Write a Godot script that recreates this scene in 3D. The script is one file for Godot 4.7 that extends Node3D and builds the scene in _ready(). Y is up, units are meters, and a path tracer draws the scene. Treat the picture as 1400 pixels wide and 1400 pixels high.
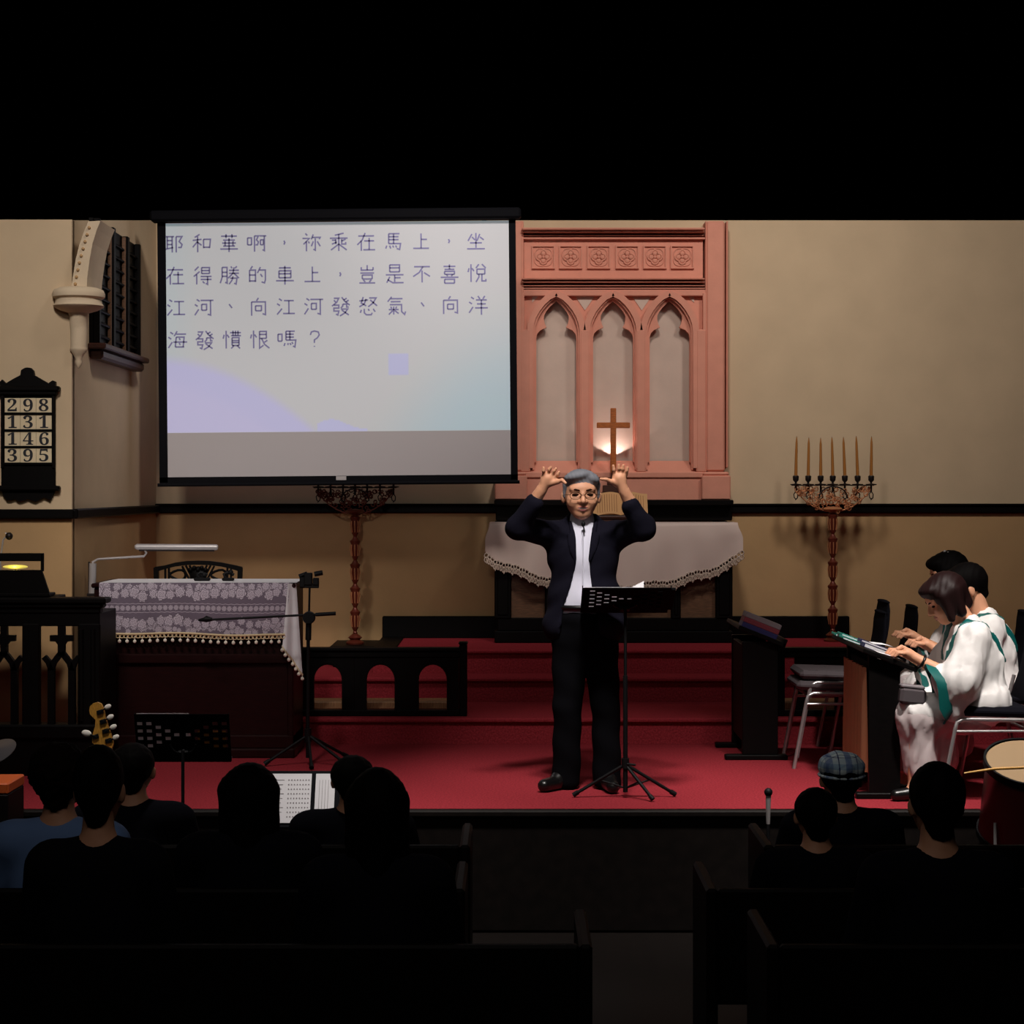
extends Node3D
# A church chancel during a service, seen from the nave. Camera at (0, 1.56, 10); the stage floor is y = 0, the nave floor y = -0.6.
const F := 2630.0
var M := {}
var used := {}


class MB:
	var v := PackedVector3Array()
	var n := PackedVector3Array()
	var t := PackedVector2Array()
	var i := PackedInt32Array()

	func tri(a: Vector3, b: Vector3, c: Vector3, mid = null) -> void:
		var nn := (a - c).cross(a - b)
		if mid != null and nn.dot((a + b + c) / 3.0 - mid) < 0.0:
			var s := b
			b = c
			c = s
			nn = -nn
		nn = nn.normalized()
		var k := v.size()
		v.append_array([a, b, c])
		n.append_array([nn, nn, nn])
		t.append_array([Vector2.ZERO, Vector2.ZERO, Vector2.ZERO])
		i.append_array([k, k + 1, k + 2])

	func quad(a: Vector3, b: Vector3, c: Vector3, d: Vector3, mid = null) -> void:
		tri(a, b, c, mid)
		tri(a, c, d, mid)

	# a smooth surface through rows of points
	func grid(rows: Array, wrap := false, flip := false) -> void:
		var nu: int = rows[0].size()
		var nv := rows.size()
		var k := v.size()
		for b in nv:
			for a in nu:
				v.append(rows[b][a])
				n.append(Vector3.ZERO)
				t.append(Vector2(a / maxf(1.0, nu - 1.0), b / maxf(1.0, nv - 1.0)))
		for b in nv - 1:
			for a in (nu if wrap else nu - 1):
				var p := k + b * nu + a
				var q := k + b * nu + (a + 1) % nu
				var r := q + nu
				var s := p + nu
				if flip:
					face(p, s, r)
					face(p, r, q)
				else:
					face(p, q, r)
					face(p, r, s)
		for a in range(k, v.size()):
			n[a] = n[a].normalized() if n[a].length() > 1e-12 else Vector3.UP

	func face(a: int, b: int, c: int) -> void:
		var nn := (v[a] - v[c]).cross(v[a] - v[b])
		n[a] += nn
		n[b] += nn
		n[c] += nn
		i.append_array([a, b, c])

	func box(c: Vector3, size: Vector3, bas := Basis(), bev := 0.0) -> void:
		var h := size * 0.5
		bev = minf(bev, minf(h.x, minf(h.y, h.z)) * 0.9)
		var p := {}
		for sx in [-1, 1]:
			for sy in [-1, 1]:
				for sz in [-1, 1]:
					var s := Vector3(sx, sy, sz)
					for ax in 3:
						var q := h - Vector3(bev, bev, bev)
						q[ax] = h[ax]
						p[[sx, sy, sz, ax]] = c + bas * (q * s)
		for ax in 3:
			var o := (ax + 1) % 3
			var w := (ax + 2) % 3
			for sg in [-1, 1]:
				var key := func(so, sw, which): 
					var s := [0, 0, 0]
					s[ax] = sg
					s[o] = so
					s[w] = sw
					return p[[s[0], s[1], s[2], which]]
				quad(key.call(-1, -1, ax), key.call(1, -1, ax), key.call(1, 1, ax), key.call(-1, 1, ax), c)
				if bev > 0.0:
					for so in [-1, 1]:
						quad(key.call(so, -1, ax), key.call(so, 1, ax), key.call(so, 1, o), key.call(so, -1, o), c)
		if bev > 0.0:
			for sx in [-1, 1]:
				for sy in [-1, 1]:
					for sz in [-1, 1]:
						tri(p[[sx, sy, sz, 0]], p[[sx, sy, sz, 1]], p[[sx, sy, sz, 2]], c)

	func box2(lo: Vector3, hi: Vector3, bev := 0.0) -> void:
		box((lo + hi) * 0.5, (hi - lo).abs(), Basis(), bev)

	# round bar through points; radii: one number or one for each point
	func tube(pts: Array, radii, sides := 8, closed := false) -> void:
		var m := pts.size()
		var rows := []
		var side := Vector3.ZERO
		for k in m:
			var a: Vector3 = pts[(k - 1 + m) % m] if closed else pts[maxi(k - 1, 0)]
			var b: Vector3 = pts[(k + 1) % m] if closed else pts[mini(k + 1, m - 1)]
			var d := (b - a).normalized()
			if side == Vector3.ZERO:
				side = d.cross(Vector3.UP if absf(d.y) < 0.9 else Vector3.RIGHT).normalized()
			side = (side - d * side.dot(d)).normalized()
			var up := side.cross(d)
			var r: float = radii[k] if radii is Array else radii
			var row := []
			for s in sides:
				var an := TAU * s / sides
				row.append(pts[k] + (side * cos(an) + up * sin(an)) * r)
			rows.append(row)
		if closed:
			rows.append(rows[0])
		grid(rows, true, true)
		if not closed:
			for e in [0, m - 1]:
				var row: Array = rows[e]
				var inside: Vector3 = pts[1] if e == 0 else pts[m - 2]
				for s in sides:
					tri(pts[e], row[s], row[(s + 1) % sides], inside)

	# profile of (radius, height) turned round y; sharp corners stay sharp
	func lathe(prof: Array, sides := 16, xf := Transform3D()) -> void:
		var run := [prof[0]]
		for k in range(1, prof.size()):
			run.append(prof[k])
			var stop := k == prof.size() - 1
			if not stop:
				var d0: Vector2 = (prof[k] - prof[k - 1]).normalized()
				var d1: Vector2 = (prof[k + 1] - prof[k]).normalized()
				stop = d0.dot(d1) < 0.72
			if stop:
				var rows := []
				for q in run:
					var row := []
					for s in sides:
						var an := TAU * s / sides
						row.append(xf * Vector3(cos(an) * q.x, q.y, sin(an) * q.x))
					rows.append(row)
				grid(rows, true, false)
				run = [prof[k]]

	func ball(c: Vector3, r: Vector3, bas := Basis(), nu := 16, nv := 10) -> void:
		var rows := []
		for b in nv + 1:
			var la := PI * b / nv - PI / 2
			var row := []
			for a in nu:
				var lo := TAU * a / nu
				row.append(c + bas * (Vector3(cos(la) * cos(lo), sin(la), cos(la) * sin(lo)) * r))
			rows.append(row)
		grid(rows, true, false)

	# outline in the xy plane of xf, thick along its z
	func prism(poly: PackedVector2Array, depth: float, xf := Transform3D()) -> void:
		if Geometry2D.is_polygon_clockwise(poly):
			poly.reverse()
		var idx := Geometry2D.triangulate_polygon(poly)
		var h := depth * 0.5
		var up := xf.basis.z
		for k in range(0, idx.size(), 3):
			var a := poly[idx[k]]
			var b := poly[idx[k + 1]]
			var c := poly[idx[k + 2]]
			var g := (a + b + c) / 3.0
			tri(xf * Vector3(a.x, a.y, h), xf * Vector3(b.x, b.y, h), xf * Vector3(c.x, c.y, h), xf * Vector3(g.x, g.y, 0))
			tri(xf * Vector3(a.x, a.y, -h), xf * Vector3(b.x, b.y, -h), xf * Vector3(c.x, c.y, -h), xf * Vector3(g.x, g.y, 0))
		for k in poly.size():
			var a := poly[k]
			var b := poly[(k + 1) % poly.size()]
			var e := (b - a).orthogonal()
			var ins := (a + b) * 0.5 + e.normalized() * 0.001
			if not Geometry2D.is_point_in_polygon(ins, poly):
				ins = (a + b) * 0.5 - e.normalized() * 0.001
			quad(xf * Vector3(a.x, a.y, h), xf * Vector3(b.x, b.y, h), xf * Vector3(b.x, b.y, -h), xf * Vector3(a.x, a.y, -h), xf * Vector3(ins.x, ins.y, 0))

	# flat bar of width w following points in the xy plane
	func strip(pts: Array, w: float, depth: float, xf := Transform3D(), closed := false) -> void:
		var m := pts.size()
		var lt := []
		var rt := []
		for k in m:
			var p: Vector2 = pts[k]
			var d0: Vector2 = (p - pts[(k - 1 + m) % m]).normalized() if closed or k > 0 else (pts[1] - p).normalized()
			var d1: Vector2 = (pts[(k + 1) % m] - p).normalized() if closed or k < m - 1 else d0
			var o := (Vector2(-d0.y, d0.x) + Vector2(-d1.y, d1.x)).normalized()
			o *= w * 0.5 / maxf(0.5, o.dot(Vector2(-d0.y, d0.x)))
			lt.append(p + o)
			rt.append(p - o)
		for k in (m if closed else m - 1):
			var j := (k + 1) % m
			prism(PackedVector2Array([rt[k], rt[j], lt[j], lt[k]]), depth, xf)

	func mesh(m: Material) -> ArrayMesh:
		var arr := []
		arr.resize(Mesh.ARRAY_MAX)
		arr[Mesh.ARRAY_VERTEX] = v
		arr[Mesh.ARRAY_NORMAL] = n
		arr[Mesh.ARRAY_TEX_UV] = t
		arr[Mesh.ARRAY_INDEX] = i
		var am := ArrayMesh.new()
		am.add_surface_from_arrays(Mesh.PRIMITIVE_TRIANGLES, arr)
		am.surface_set_material(0, m)
		return am


# ---- bodies: tapered capsules "c", ellipsoids "e" (radii, basis), joined with a smooth minimum; a first letter "-" cuts away
func blob(mb: MB, prims: Array, cell: float, post = null) -> void:
	var lo := Vector3(1e9, 1e9, 1e9)
	var hi := -lo
	var boxes := []
	for p in prims:
		var bl: Vector3
		var bh: Vector3
		var pad: float = p[-1] + cell * 3.0
		if p[0].ends_with("c"):
			var r: float = maxf(p[3], p[4]) + pad
			bl = p[1].min(p[2]) - Vector3(r, r, r)
			bh = p[1].max(p[2]) + Vector3(r, r, r)
		else:
			var b: Basis = p[3]
			var e := Vector3.ZERO
			for ax in 3:
				e[ax] = Vector3(b.x[ax] * p[2].x, b.y[ax] * p[2].y, b.z[ax] * p[2].z).length() + pad
			bl = p[1] - e
			bh = p[1] + e
		boxes.append([bl, bh])
		if p[0][0] != "-":
			lo = lo.min(bl)
			hi = hi.max(bh)
	var dim := Vector3i(((hi - lo) / cell).ceil()) + Vector3i.ONE
	var nx := dim.x
	var nxy := dim.x * dim.y
	var f := PackedFloat32Array()
	f.resize(nxy * dim.z)
	f.fill(1.0)
	for at in prims.size():
		var p: Array = prims[at]
		var l := Vector3i(((boxes[at][0] - lo) / cell).floor()).clamp(Vector3i.ZERO, dim - Vector3i.ONE)
		var h := Vector3i(((boxes[at][1] - lo) / cell).ceil()).clamp(Vector3i.ZERO, dim - Vector3i.ONE)
		var k: float = maxf(p[-1], 1e-4)
		var ik := 0.25 / k
		var cut: bool = p[0][0] == "-"
		if p[0].ends_with("c"):
			var a: Vector3 = p[1]
			var ba: Vector3 = p[2] - a
			var inv := 1.0 / maxf(ba.length_squared(), 1e-9)
			var ra: float = p[3]
			var dr: float = p[4] - ra
			for z in range(l.z, h.z + 1):
				for y in range(l.y, h.y + 1):
					var q := Vector3(lo.x + l.x * cell, lo.y + y * cell, lo.z + z * cell) - a
					var o := z * nxy + y * nx
					for x in range(l.x, h.x + 1):
						var s := clampf(q.dot(ba) * inv, 0.0, 1.0)
						var d := (q - ba * s).length() - ra - dr * s
						q.x += cell
						var g := f[o + x]
						if cut:
							d = -d
							var e := maxf(k - absf(d - g), 0.0)
							f[o + x] = maxf(d, g) + e * e * ik
						else:
							var e := maxf(k - absf(d - g), 0.0)
							f[o + x] = minf(d, g) - e * e * ik
		else:
			var c: Vector3 = p[1]
			var r: Vector3 = p[2]
			var b: Basis = p[3].transposed()
			var ir := Vector3.ONE / r
			var ir2 := ir * ir
			for z in range(l.z, h.z + 1):
				for y in range(l.y, h.y + 1):
					var o := z * nxy + y * nx
					for x in range(l.x, h.x + 1):
						var q := b * (Vector3(lo.x + x * cell, lo.y + y * cell, lo.z + z * cell) - c)
						var k0 := (q * ir).length()
						var k1 := (q * ir2).length()
						var d := k0 * (k0 - 1.0) / maxf(k1, 1e-6)
						var g := f[o + x]
						if cut:
							d = -d
							var e := maxf(k - absf(d - g), 0.0)
							f[o + x] = maxf(d, g) + e * e * ik
						else:
							var e := maxf(k - absf(d - g), 0.0)
							f[o + x] = minf(d, g) - e * e * ik
	if post != null:
		for z in dim.z:
			for y in dim.y:
				var o := z * nxy + y * nx
				for x in nx:
					if absf(f[o + x]) < cell * 4.0 + 0.02:
						f[o + x] = post.call(Vector3(lo.x + x * cell, lo.y + y * cell, lo.z + z * cell), f[o + x])
	# surface nets
	var at_cell := PackedInt32Array()
	at_cell.resize(f.size())
	at_cell.fill(-1)
	var base := mb.v.size()
	var off := PackedInt32Array([0, 1, nx, nx + 1, nxy, nxy + 1, nxy + nx, nxy + nx + 1])
	var cor := PackedVector3Array([Vector3(0, 0, 0), Vector3(1, 0, 0), Vector3(0, 1, 0), Vector3(1, 1, 0), Vector3(0, 0, 1), Vector3(1, 0, 1), Vector3(0, 1, 1), Vector3(1, 1, 1)])
	var ed := PackedInt32Array([0, 1, 2, 3, 4, 5, 6, 7, 0, 2, 1, 3, 4, 6, 5, 7, 0, 4, 1, 5, 2, 6, 3, 7])
	for z in dim.z - 1:
		for y in dim.y - 1:
			var o := z * nxy + y * nx
			for x in nx - 1:
				var c := o + x
				var s0 := f[c] < 0.0
				if s0 == (f[c + 1] < 0.0) and s0 == (f[c + nx] < 0.0) and s0 == (f[c + nx + 1] < 0.0) and s0 == (f[c + nxy] < 0.0) and s0 == (f[c + nxy + 1] < 0.0) and s0 == (f[c + nxy + nx] < 0.0) and s0 == (f[c + nxy + nx + 1] < 0.0):
					continue
				var sum := Vector3.ZERO
				var cnt := 0
				for e in range(0, 24, 2):
					var fa := f[c + off[ed[e]]]
					var fb := f[c + off[ed[e + 1]]]
					if (fa < 0.0) != (fb < 0.0):
						sum += cor[ed[e]].lerp(cor[ed[e + 1]], fa / (fa - fb))
						cnt += 1
				at_cell[c] = mb.v.size()
				mb.v.append(lo + (Vector3(x, y, z) + sum / cnt) * cell)
				mb.n.append(Vector3.ZERO)
				mb.t.append(Vector2.ZERO)
	for z in range(1, dim.z - 1):
		for y in range(1, dim.y - 1):
			var o := z * nxy + y * nx
			for x in range(1, nx - 1):
				var c := o + x
				if at_cell[c] < 0:
					continue
				var s0 := f[c] < 0.0
				if s0 != (f[c + 1] < 0.0):
					net(mb, at_cell[c], at_cell[c - nx], at_cell[c - nx - nxy], at_cell[c - nxy], s0)
				if s0 != (f[c + nx] < 0.0):
					net(mb, at_cell[c], at_cell[c - nxy], at_cell[c - nxy - 1], at_cell[c - 1], s0)
				if s0 != (f[c + nxy] < 0.0):
					net(mb, at_cell[c], at_cell[c - 1], at_cell[c - 1 - nx], at_cell[c - nx], s0)
	for a in range(base, mb.v.size()):
		mb.n[a] = mb.n[a].normalized()


func net(mb: MB, a: int, b: int, c: int, d: int, inside: bool) -> void:
	if a < 0 or b < 0 or c < 0 or d < 0:
		return
	if inside:
		mb.face(a, c, b)
		mb.face(a, d, c)
	else:
		mb.face(a, b, c)
		mb.face(a, c, d)


# ---- naming and parenting
func numbered(called: String) -> String:
	used[called] = used.get(called, 0) + 1
	return called if used[called] == 1 else "%s_%03d" % [called, used[called] - 1]


func tag(o: Node3D, label: String, category: String, group := "") -> Node3D:
	o.set_meta("label", label)
	o.set_meta("category", category)
	if group:
		o.set_meta("group", group)
	return o


func thing(called: String, label: String, category: String, at := Vector3.ZERO, group := "", turn := 0.0) -> Node3D:
	var o := Node3D.new()
	o.name = numbered(called)
	add_child(o)
	o.position = at
	o.rotation.y = turn
	return tag(o, label, category, group)


func part(parent: Node3D, called: String, mb: MB, m: Material, label := "") -> MeshInstance3D:
	var o := MeshInstance3D.new()
	o.name = called
	o.mesh = mb.mesh(m)
	parent.add_child(o, true)
	if label:
		o.set_meta("label", label)
	return o


func shared(parent: Node3D, called: String, me: Mesh, at: Vector3) -> MeshInstance3D:
	var o := MeshInstance3D.new()
	o.name = called
	o.mesh = me
	parent.add_child(o, true)
	o.position = at
	return o


func single(called: String, mb: MB, m: Material, label: String, category: String, at := Vector3.ZERO, group := "") -> MeshInstance3D:
	var o := MeshInstance3D.new()
	o.name = numbered(called)
	o.mesh = mb.mesh(m)
	add_child(o)
	o.position = at
	tag(o, label, category, group)
	return o


func structure(called: String, mb: MB, m: Material, label := "", category := "") -> MeshInstance3D:
	var o := MeshInstance3D.new()
	o.name = numbered(called)
	o.mesh = mb.mesh(m)
	add_child(o)
	o.set_meta("kind", "structure")
	if label:
		o.set_meta("label", label)
		o.set_meta("category", category)
	return o


# a place in the room, from plan measures (px, py) and its depth z
func W(px: float, py: float, z: float) -> Vector3:
	var d := 10.0 - z
	return Vector3((px - 700.0) * d / F, 1.56 - (py - 668.0) * d / F, z)


func V2(v: Vector3) -> Vector2:
	return Vector2(v.x, v.y)


# ---- materials
func rgb(r: float, g: float, b: float) -> Color:
	return Color(r / 255.0, g / 255.0, b / 255.0)


func noise_tex(freq: float, low: float, high: float, size := 512, octaves := 4, sd := 1) -> NoiseTexture2D:
	var fn := FastNoiseLite.new()
	fn.seed = sd
	fn.frequency = freq
	fn.fractal_octaves = octaves
	var t := NoiseTexture2D.new()
	t.width = size
	t.height = size
	t.seamless = true
	t.noise = fn
	var g := Gradient.new()
	g.set_color(0, Color(low, low, low))
	g.set_color(1, Color(high, high, high))
	t.color_ramp = g
	return t


func mat(called: String, c: Color, rough := 0.8, metal := 0.0, spec := 0.5) -> StandardMaterial3D:
	var m := StandardMaterial3D.new()
	m.resource_name = called
	m.albedo_color = c
	m.roughness = rough
	m.metallic = metal
	m.metallic_specular = spec
	m.cull_mode = BaseMaterial3D.CULL_DISABLED
	M[called] = m
	return m


func grain(m: StandardMaterial3D, t: Texture2D, scale: Vector3, bump: Texture2D = null, deep := 0.0, world := true) -> void:
	m.albedo_texture = t
	m.uv1_triplanar = true
	m.uv1_world_triplanar = world
	m.uv1_scale = scale
	if bump:
		m.heightmap_enabled = true
		m.heightmap_texture = bump
		m.heightmap_scale = deep


func area(called: String, at: Vector3, aim: Vector3, size: Vector2, c: Color, e: float) -> void:
	var l := AreaLight3D.new()
	l.name = called
	add_child(l)
	l.look_at_from_position(at, aim, Vector3.UP if absf((aim - at).normalized().y) < 0.95 else Vector3.FORWARD)
	l.area_size = size
	l.light_color = c
	l.light_energy = e
	l.shadow_enabled = true
	l.area_range = 30.0


func spot(called: String, at: Vector3, aim: Vector3, angle: float, c: Color, e: float, soft: float, size: float) -> void:
	var l := SpotLight3D.new()
	l.name = called
	add_child(l)
	l.look_at_from_position(at, aim, Vector3.UP if absf((aim - at).normalized().y) < 0.95 else Vector3.FORWARD)
	l.spot_angle = angle
	l.spot_angle_attenuation = soft
	l.light_color = c
	l.light_energy = e
	l.light_size = size
	l.spot_range = 30.0
	l.spot_attenuation = 2.0
	l.shadow_enabled = true


func _ready() -> void:
	# camera: lens shifted so that walls stand upright
	var cam := Camera3D.new()
	cam.name = "camera"
	cam.projection = Camera3D.PROJECTION_FRUSTUM
	cam.near = 0.1
	cam.far = 60.0
	cam.size = 0.1 * 1400.0 / F
	cam.frustum_offset = Vector2(0, -0.1 * 32.0 / F)
	add_child(cam)
	cam.position = Vector3(0, 1.56, 10)
	cam.current = true
	var we := WorldEnvironment.new()
	we.name = "environment"
	var env := Environment.new()
	env.background_mode = Environment.BG_COLOR
	env.background_color = Color.BLACK
	env.tonemap_mode = Environment.TONE_MAPPER_LINEAR
	env.tonemap_exposure = 1.0
	env.sdfgi_enabled = true
	env.ssao_enabled = true
	env.ssil_enabled = true
	we.environment = env
	add_child(we)
	# unseen lamps: stage downlights, chancel wall washers, and fill lights added for brightness
	var white := rgb(255, 247, 240)
	spot("stage_downlight", Vector3(-1.5, 5.2, 2.5), Vector3(-1.4, 0.4, 1.0), 22.0, white, 17.0, 1.0, 0.22)
	spot("stage_downlight_middle", Vector3(0.45, 5.2, 2.6), Vector3(0.4, 0.6, 1.0), 21.0, white, 22.0, 1.0, 0.22)
	spot("stage_downlight_right", Vector3(2.2, 5.2, 2.6), Vector3(2.4, 0.6, 0.6), 22.0, white, 38.0, 1.0, 0.22)
	spot("speaker_spot", Vector3(0.1, 5.2, 3.1), Vector3(0.36, 1.45, 0.15), 11.0, white, 15.0, 0.8, 0.15)
	spot("piano_fill_spot", Vector3(-1.6, 4.8, 3.6), Vector3(-1.9, 0.9, -1.2), 13.0, white, 9.0, 1.0, 0.2)  # unseen spot added to brighten the piano and its cloth
	spot("low_wall_fill", Vector3(-0.9, 3.6, 8.4), Vector3(-1.3, 1.15, -3.84), 8.0, white, 9.0, 1.0, 0.2)  # added low front light that lifts the wall below the screen
	spot("wall_washer", Vector3(-0.5, 5.2, 0.2), Vector3(-1.8, 2.4, -3.4), 36.0, white, 7.8, 1.0, 0.3)
	spot("wall_washer_middle", Vector3(0.8, 5.2, 0.2), Vector3(0.8, 2.6, -3.84), 35.0, white, 8.0, 1.0, 0.3)
	spot("wall_washer_right", Vector3(2.9, 5.2, 0.2), Vector3(2.8, 2.6, -3.84), 37.0, white, 7.0, 1.0, 0.3)
	spot("pier_fill_spot", Vector3(-2.3, 5.0, 3.0), Vector3(-2.9, 2.0, -1.2), 24.0, white, 11.0, 1.0, 0.3)  # unseen spot put in to bring the pier up in brightness
	area("nave_fill_light", Vector3(-0.6, 4.8, 7.0), Vector3(-0.4, 1.2, -2.0), Vector2(4.0, 1.2), white, 2.5)  # weak fill added for the dark areas, no known fixture
	materials()
	room()
	reredos()
	altar()
	screen()
	candelabra()
	rails()
	pulpit()
	hymn_board()
	piano()
	boom_stand()
	choir_desks()
	chairs()
	preacher()
	choir()
	band_things()
	congregation()


func materials() -> void:
	var mottle := noise_tex(0.012, 0.95, 1.0, 512, 4, 3)
	var fine := noise_tex(0.09, 0.0, 1.0, 512, 3, 5)
	var wood := noise_tex(0.02, 0.72, 1.0, 512, 5, 8)
	var pile := noise_tex(0.16, 0.72, 1.0, 512, 3, 11)
	grain(mat("cream_plaster", rgb(210, 184, 150), 0.9), mottle, Vector3(0.35, 0.35, 0.35), fine, 0.05)
	grain(mat("ochre_plaster", rgb(192, 154, 108), 0.9), mottle, Vector3(0.4, 0.4, 0.4), fine, 0.05)
	grain(mat("pale_stone", rgb(214, 192, 162), 0.85), mottle, Vector3(0.8, 0.8, 0.8), fine, 0.05)
	grain(mat("pink_stone", rgb(224, 150, 126), 0.8), mottle, Vector3(0.9, 0.9, 0.9), fine, 0.04)
	grain(mat("panel_paint", rgb(208, 184, 168), 0.85), mottle, Vector3(0.7, 0.7, 0.7), fine, 0.03)
	grain(mat("red_carpet", rgb(164, 54, 63), 0.98, 0.0, 0.1), pile, Vector3(0.9, 0.9, 0.9), fine, 0.25)
	grain(mat("black_wood", rgb(12, 9, 9), 0.5, 0.0, 0.22), wood, Vector3(1.2, 9.0, 1.2), null, 0.0, false)
	grain(mat("mahogany", rgb(38, 11, 11), 0.4, 0.0, 0.3), wood, Vector3(1.0, 8.0, 1.0), null, 0.0, false)
	grain(mat("brown_wood", rgb(120, 84, 58), 0.55), wood, Vector3(1.5, 9.0, 1.5), null, 0.0, false)
	grain(mat("tan_wood", rgb(176, 128, 86), 0.6), wood, Vector3(8.0, 1.5, 1.5), null, 0.0, false)
	grain(mat("cross_wood", rgb(206, 112, 44), 0.5), wood, Vector3(2.0, 12.0, 2.0), null, 0.0, false)
	grain(mat("dark_brown_wood", rgb(74, 34, 20), 0.5), wood, Vector3(2.0, 10.0, 2.0), null, 0.0, false)
	grain(mat("nave_wood", rgb(20, 15, 13), 0.6, 0.0, 0.25), wood, Vector3(1.0, 1.0, 6.0))
	grain(mat("maple", rgb(214, 156, 66), 0.4), wood, Vector3(14.0, 3.0, 3.0), null, 0.0, false)
	mat("black_metal", rgb(13, 13, 15), 0.55, 0.0, 0.3)
	mat("stand_black", rgb(11, 11, 13), 0.8, 0.0, 0.12)
	mat("black_cloth", rgb(18, 18, 24), 0.95, 0.0, 0.15)
	mat("chrome", rgb(196, 190, 190), 0.28, 0.7)
	mat("silver_plastic", rgb(178, 172, 172), 0.35, 0.3)
	mat("turned_copper", rgb(104, 44, 30), 0.38, 0.35)
	mat("gilt_filigree", rgb(206, 140, 96), 0.4, 0.4)
	mat("dark_iron", rgb(34, 26, 24), 0.5, 0.4)
	mat("candle_wax", rgb(164, 104, 38), 0.5)
	mat("screen_cloth", rgb(193, 187, 189), 0.9)
	mat("screen_black", rgb(16, 16, 20), 0.8, 0.0, 0.2)
	mat("altar_linen", rgb(218, 196, 186), 0.95)
	mat("lace_thread", rgb(206, 186, 170), 0.95)
	mat("cream_fringe", rgb(214, 190, 150), 0.9)
	mat("pompom", rgb(236, 226, 210), 0.95)
	mat("paper", rgb(226, 224, 228), 0.9)
	var tp := mat("thin_paper", rgb(226, 224, 228), 0.9)
	tp.backlight_enabled = true
	tp.backlight = rgb(225, 222, 225)
	mat("tooth", rgb(176, 160, 156), 0.6)
	mat("ivory_plastic", rgb(228, 222, 212), 0.5)
	mat("ink", rgb(40, 40, 46), 0.9)
	mat("page_cream", rgb(206, 158, 108), 0.9)
	mat("page_print", rgb(150, 100, 62), 0.9)
	mat("hymn_card", rgb(226, 206, 170), 0.85)
	mat("seat_fabric", rgb(84, 77, 80), 0.95, 0.0, 0.15)
	mat("blue_vinyl", rgb(24, 26, 84), 0.6)
	mat("curtain_brown", rgb(140, 88, 56), 0.9)
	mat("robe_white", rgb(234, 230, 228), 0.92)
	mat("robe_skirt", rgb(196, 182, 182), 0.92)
	mat("teal_satin", rgb(0, 92, 88), 0.5)
	mat("teal_book", rgb(20, 150, 132), 0.5)
	mat("navy_book", rgb(38, 34, 84), 0.5)
	mat("maroon_book", rgb(116, 40, 52), 0.6)
	mat("grey_book", rgb(120, 112, 116), 0.6)
	mat("skin", rgb(222, 164, 132), 0.6)
	mat("skin_face", rgb(216, 156, 122), 0.55)
	mat("lips", rgb(158, 84, 80), 0.55)
	mat("eye_dark", rgb(40, 26, 20), 0.8, 0.0, 0.1)
	mat("grey_hair", rgb(122, 124, 132), 0.75)
	mat("black_hair", rgb(9, 7, 7), 0.7, 0.0, 0.15)
	mat("brown_hair", rgb(30, 13, 13), 0.55, 0.0, 0.3)
	mat("curly_hair", rgb(22, 14, 11), 0.8, 0.0, 0.15)
	mat("navy_suit", rgb(19, 18, 29), 0.9, 0.0, 0.2)
	mat("black_trousers", rgb(12, 12, 15), 0.95, 0.0, 0.1)
	mat("white_shirt", rgb(216, 216, 232), 0.9)
	mat("black_leather", rgb(14, 13, 14), 0.3)
	mat("blue_shirt", rgb(110, 140, 190), 0.9)
	mat("drum_head", rgb(150, 124, 92), 0.7)
	mat("drum_red", rgb(110, 16, 24), 0.3)
	mat("orange_wood", rgb(196, 88, 36), 0.5)
	mat("cymbal", rgb(120, 116, 120), 0.35, 0.8)
	mat("gold_wire", rgb(96, 66, 40), 0.35, 0.6)
	for m in M.values():
		if m.resource_name.ends_with("hair"):
			m.rim_enabled = false


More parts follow.
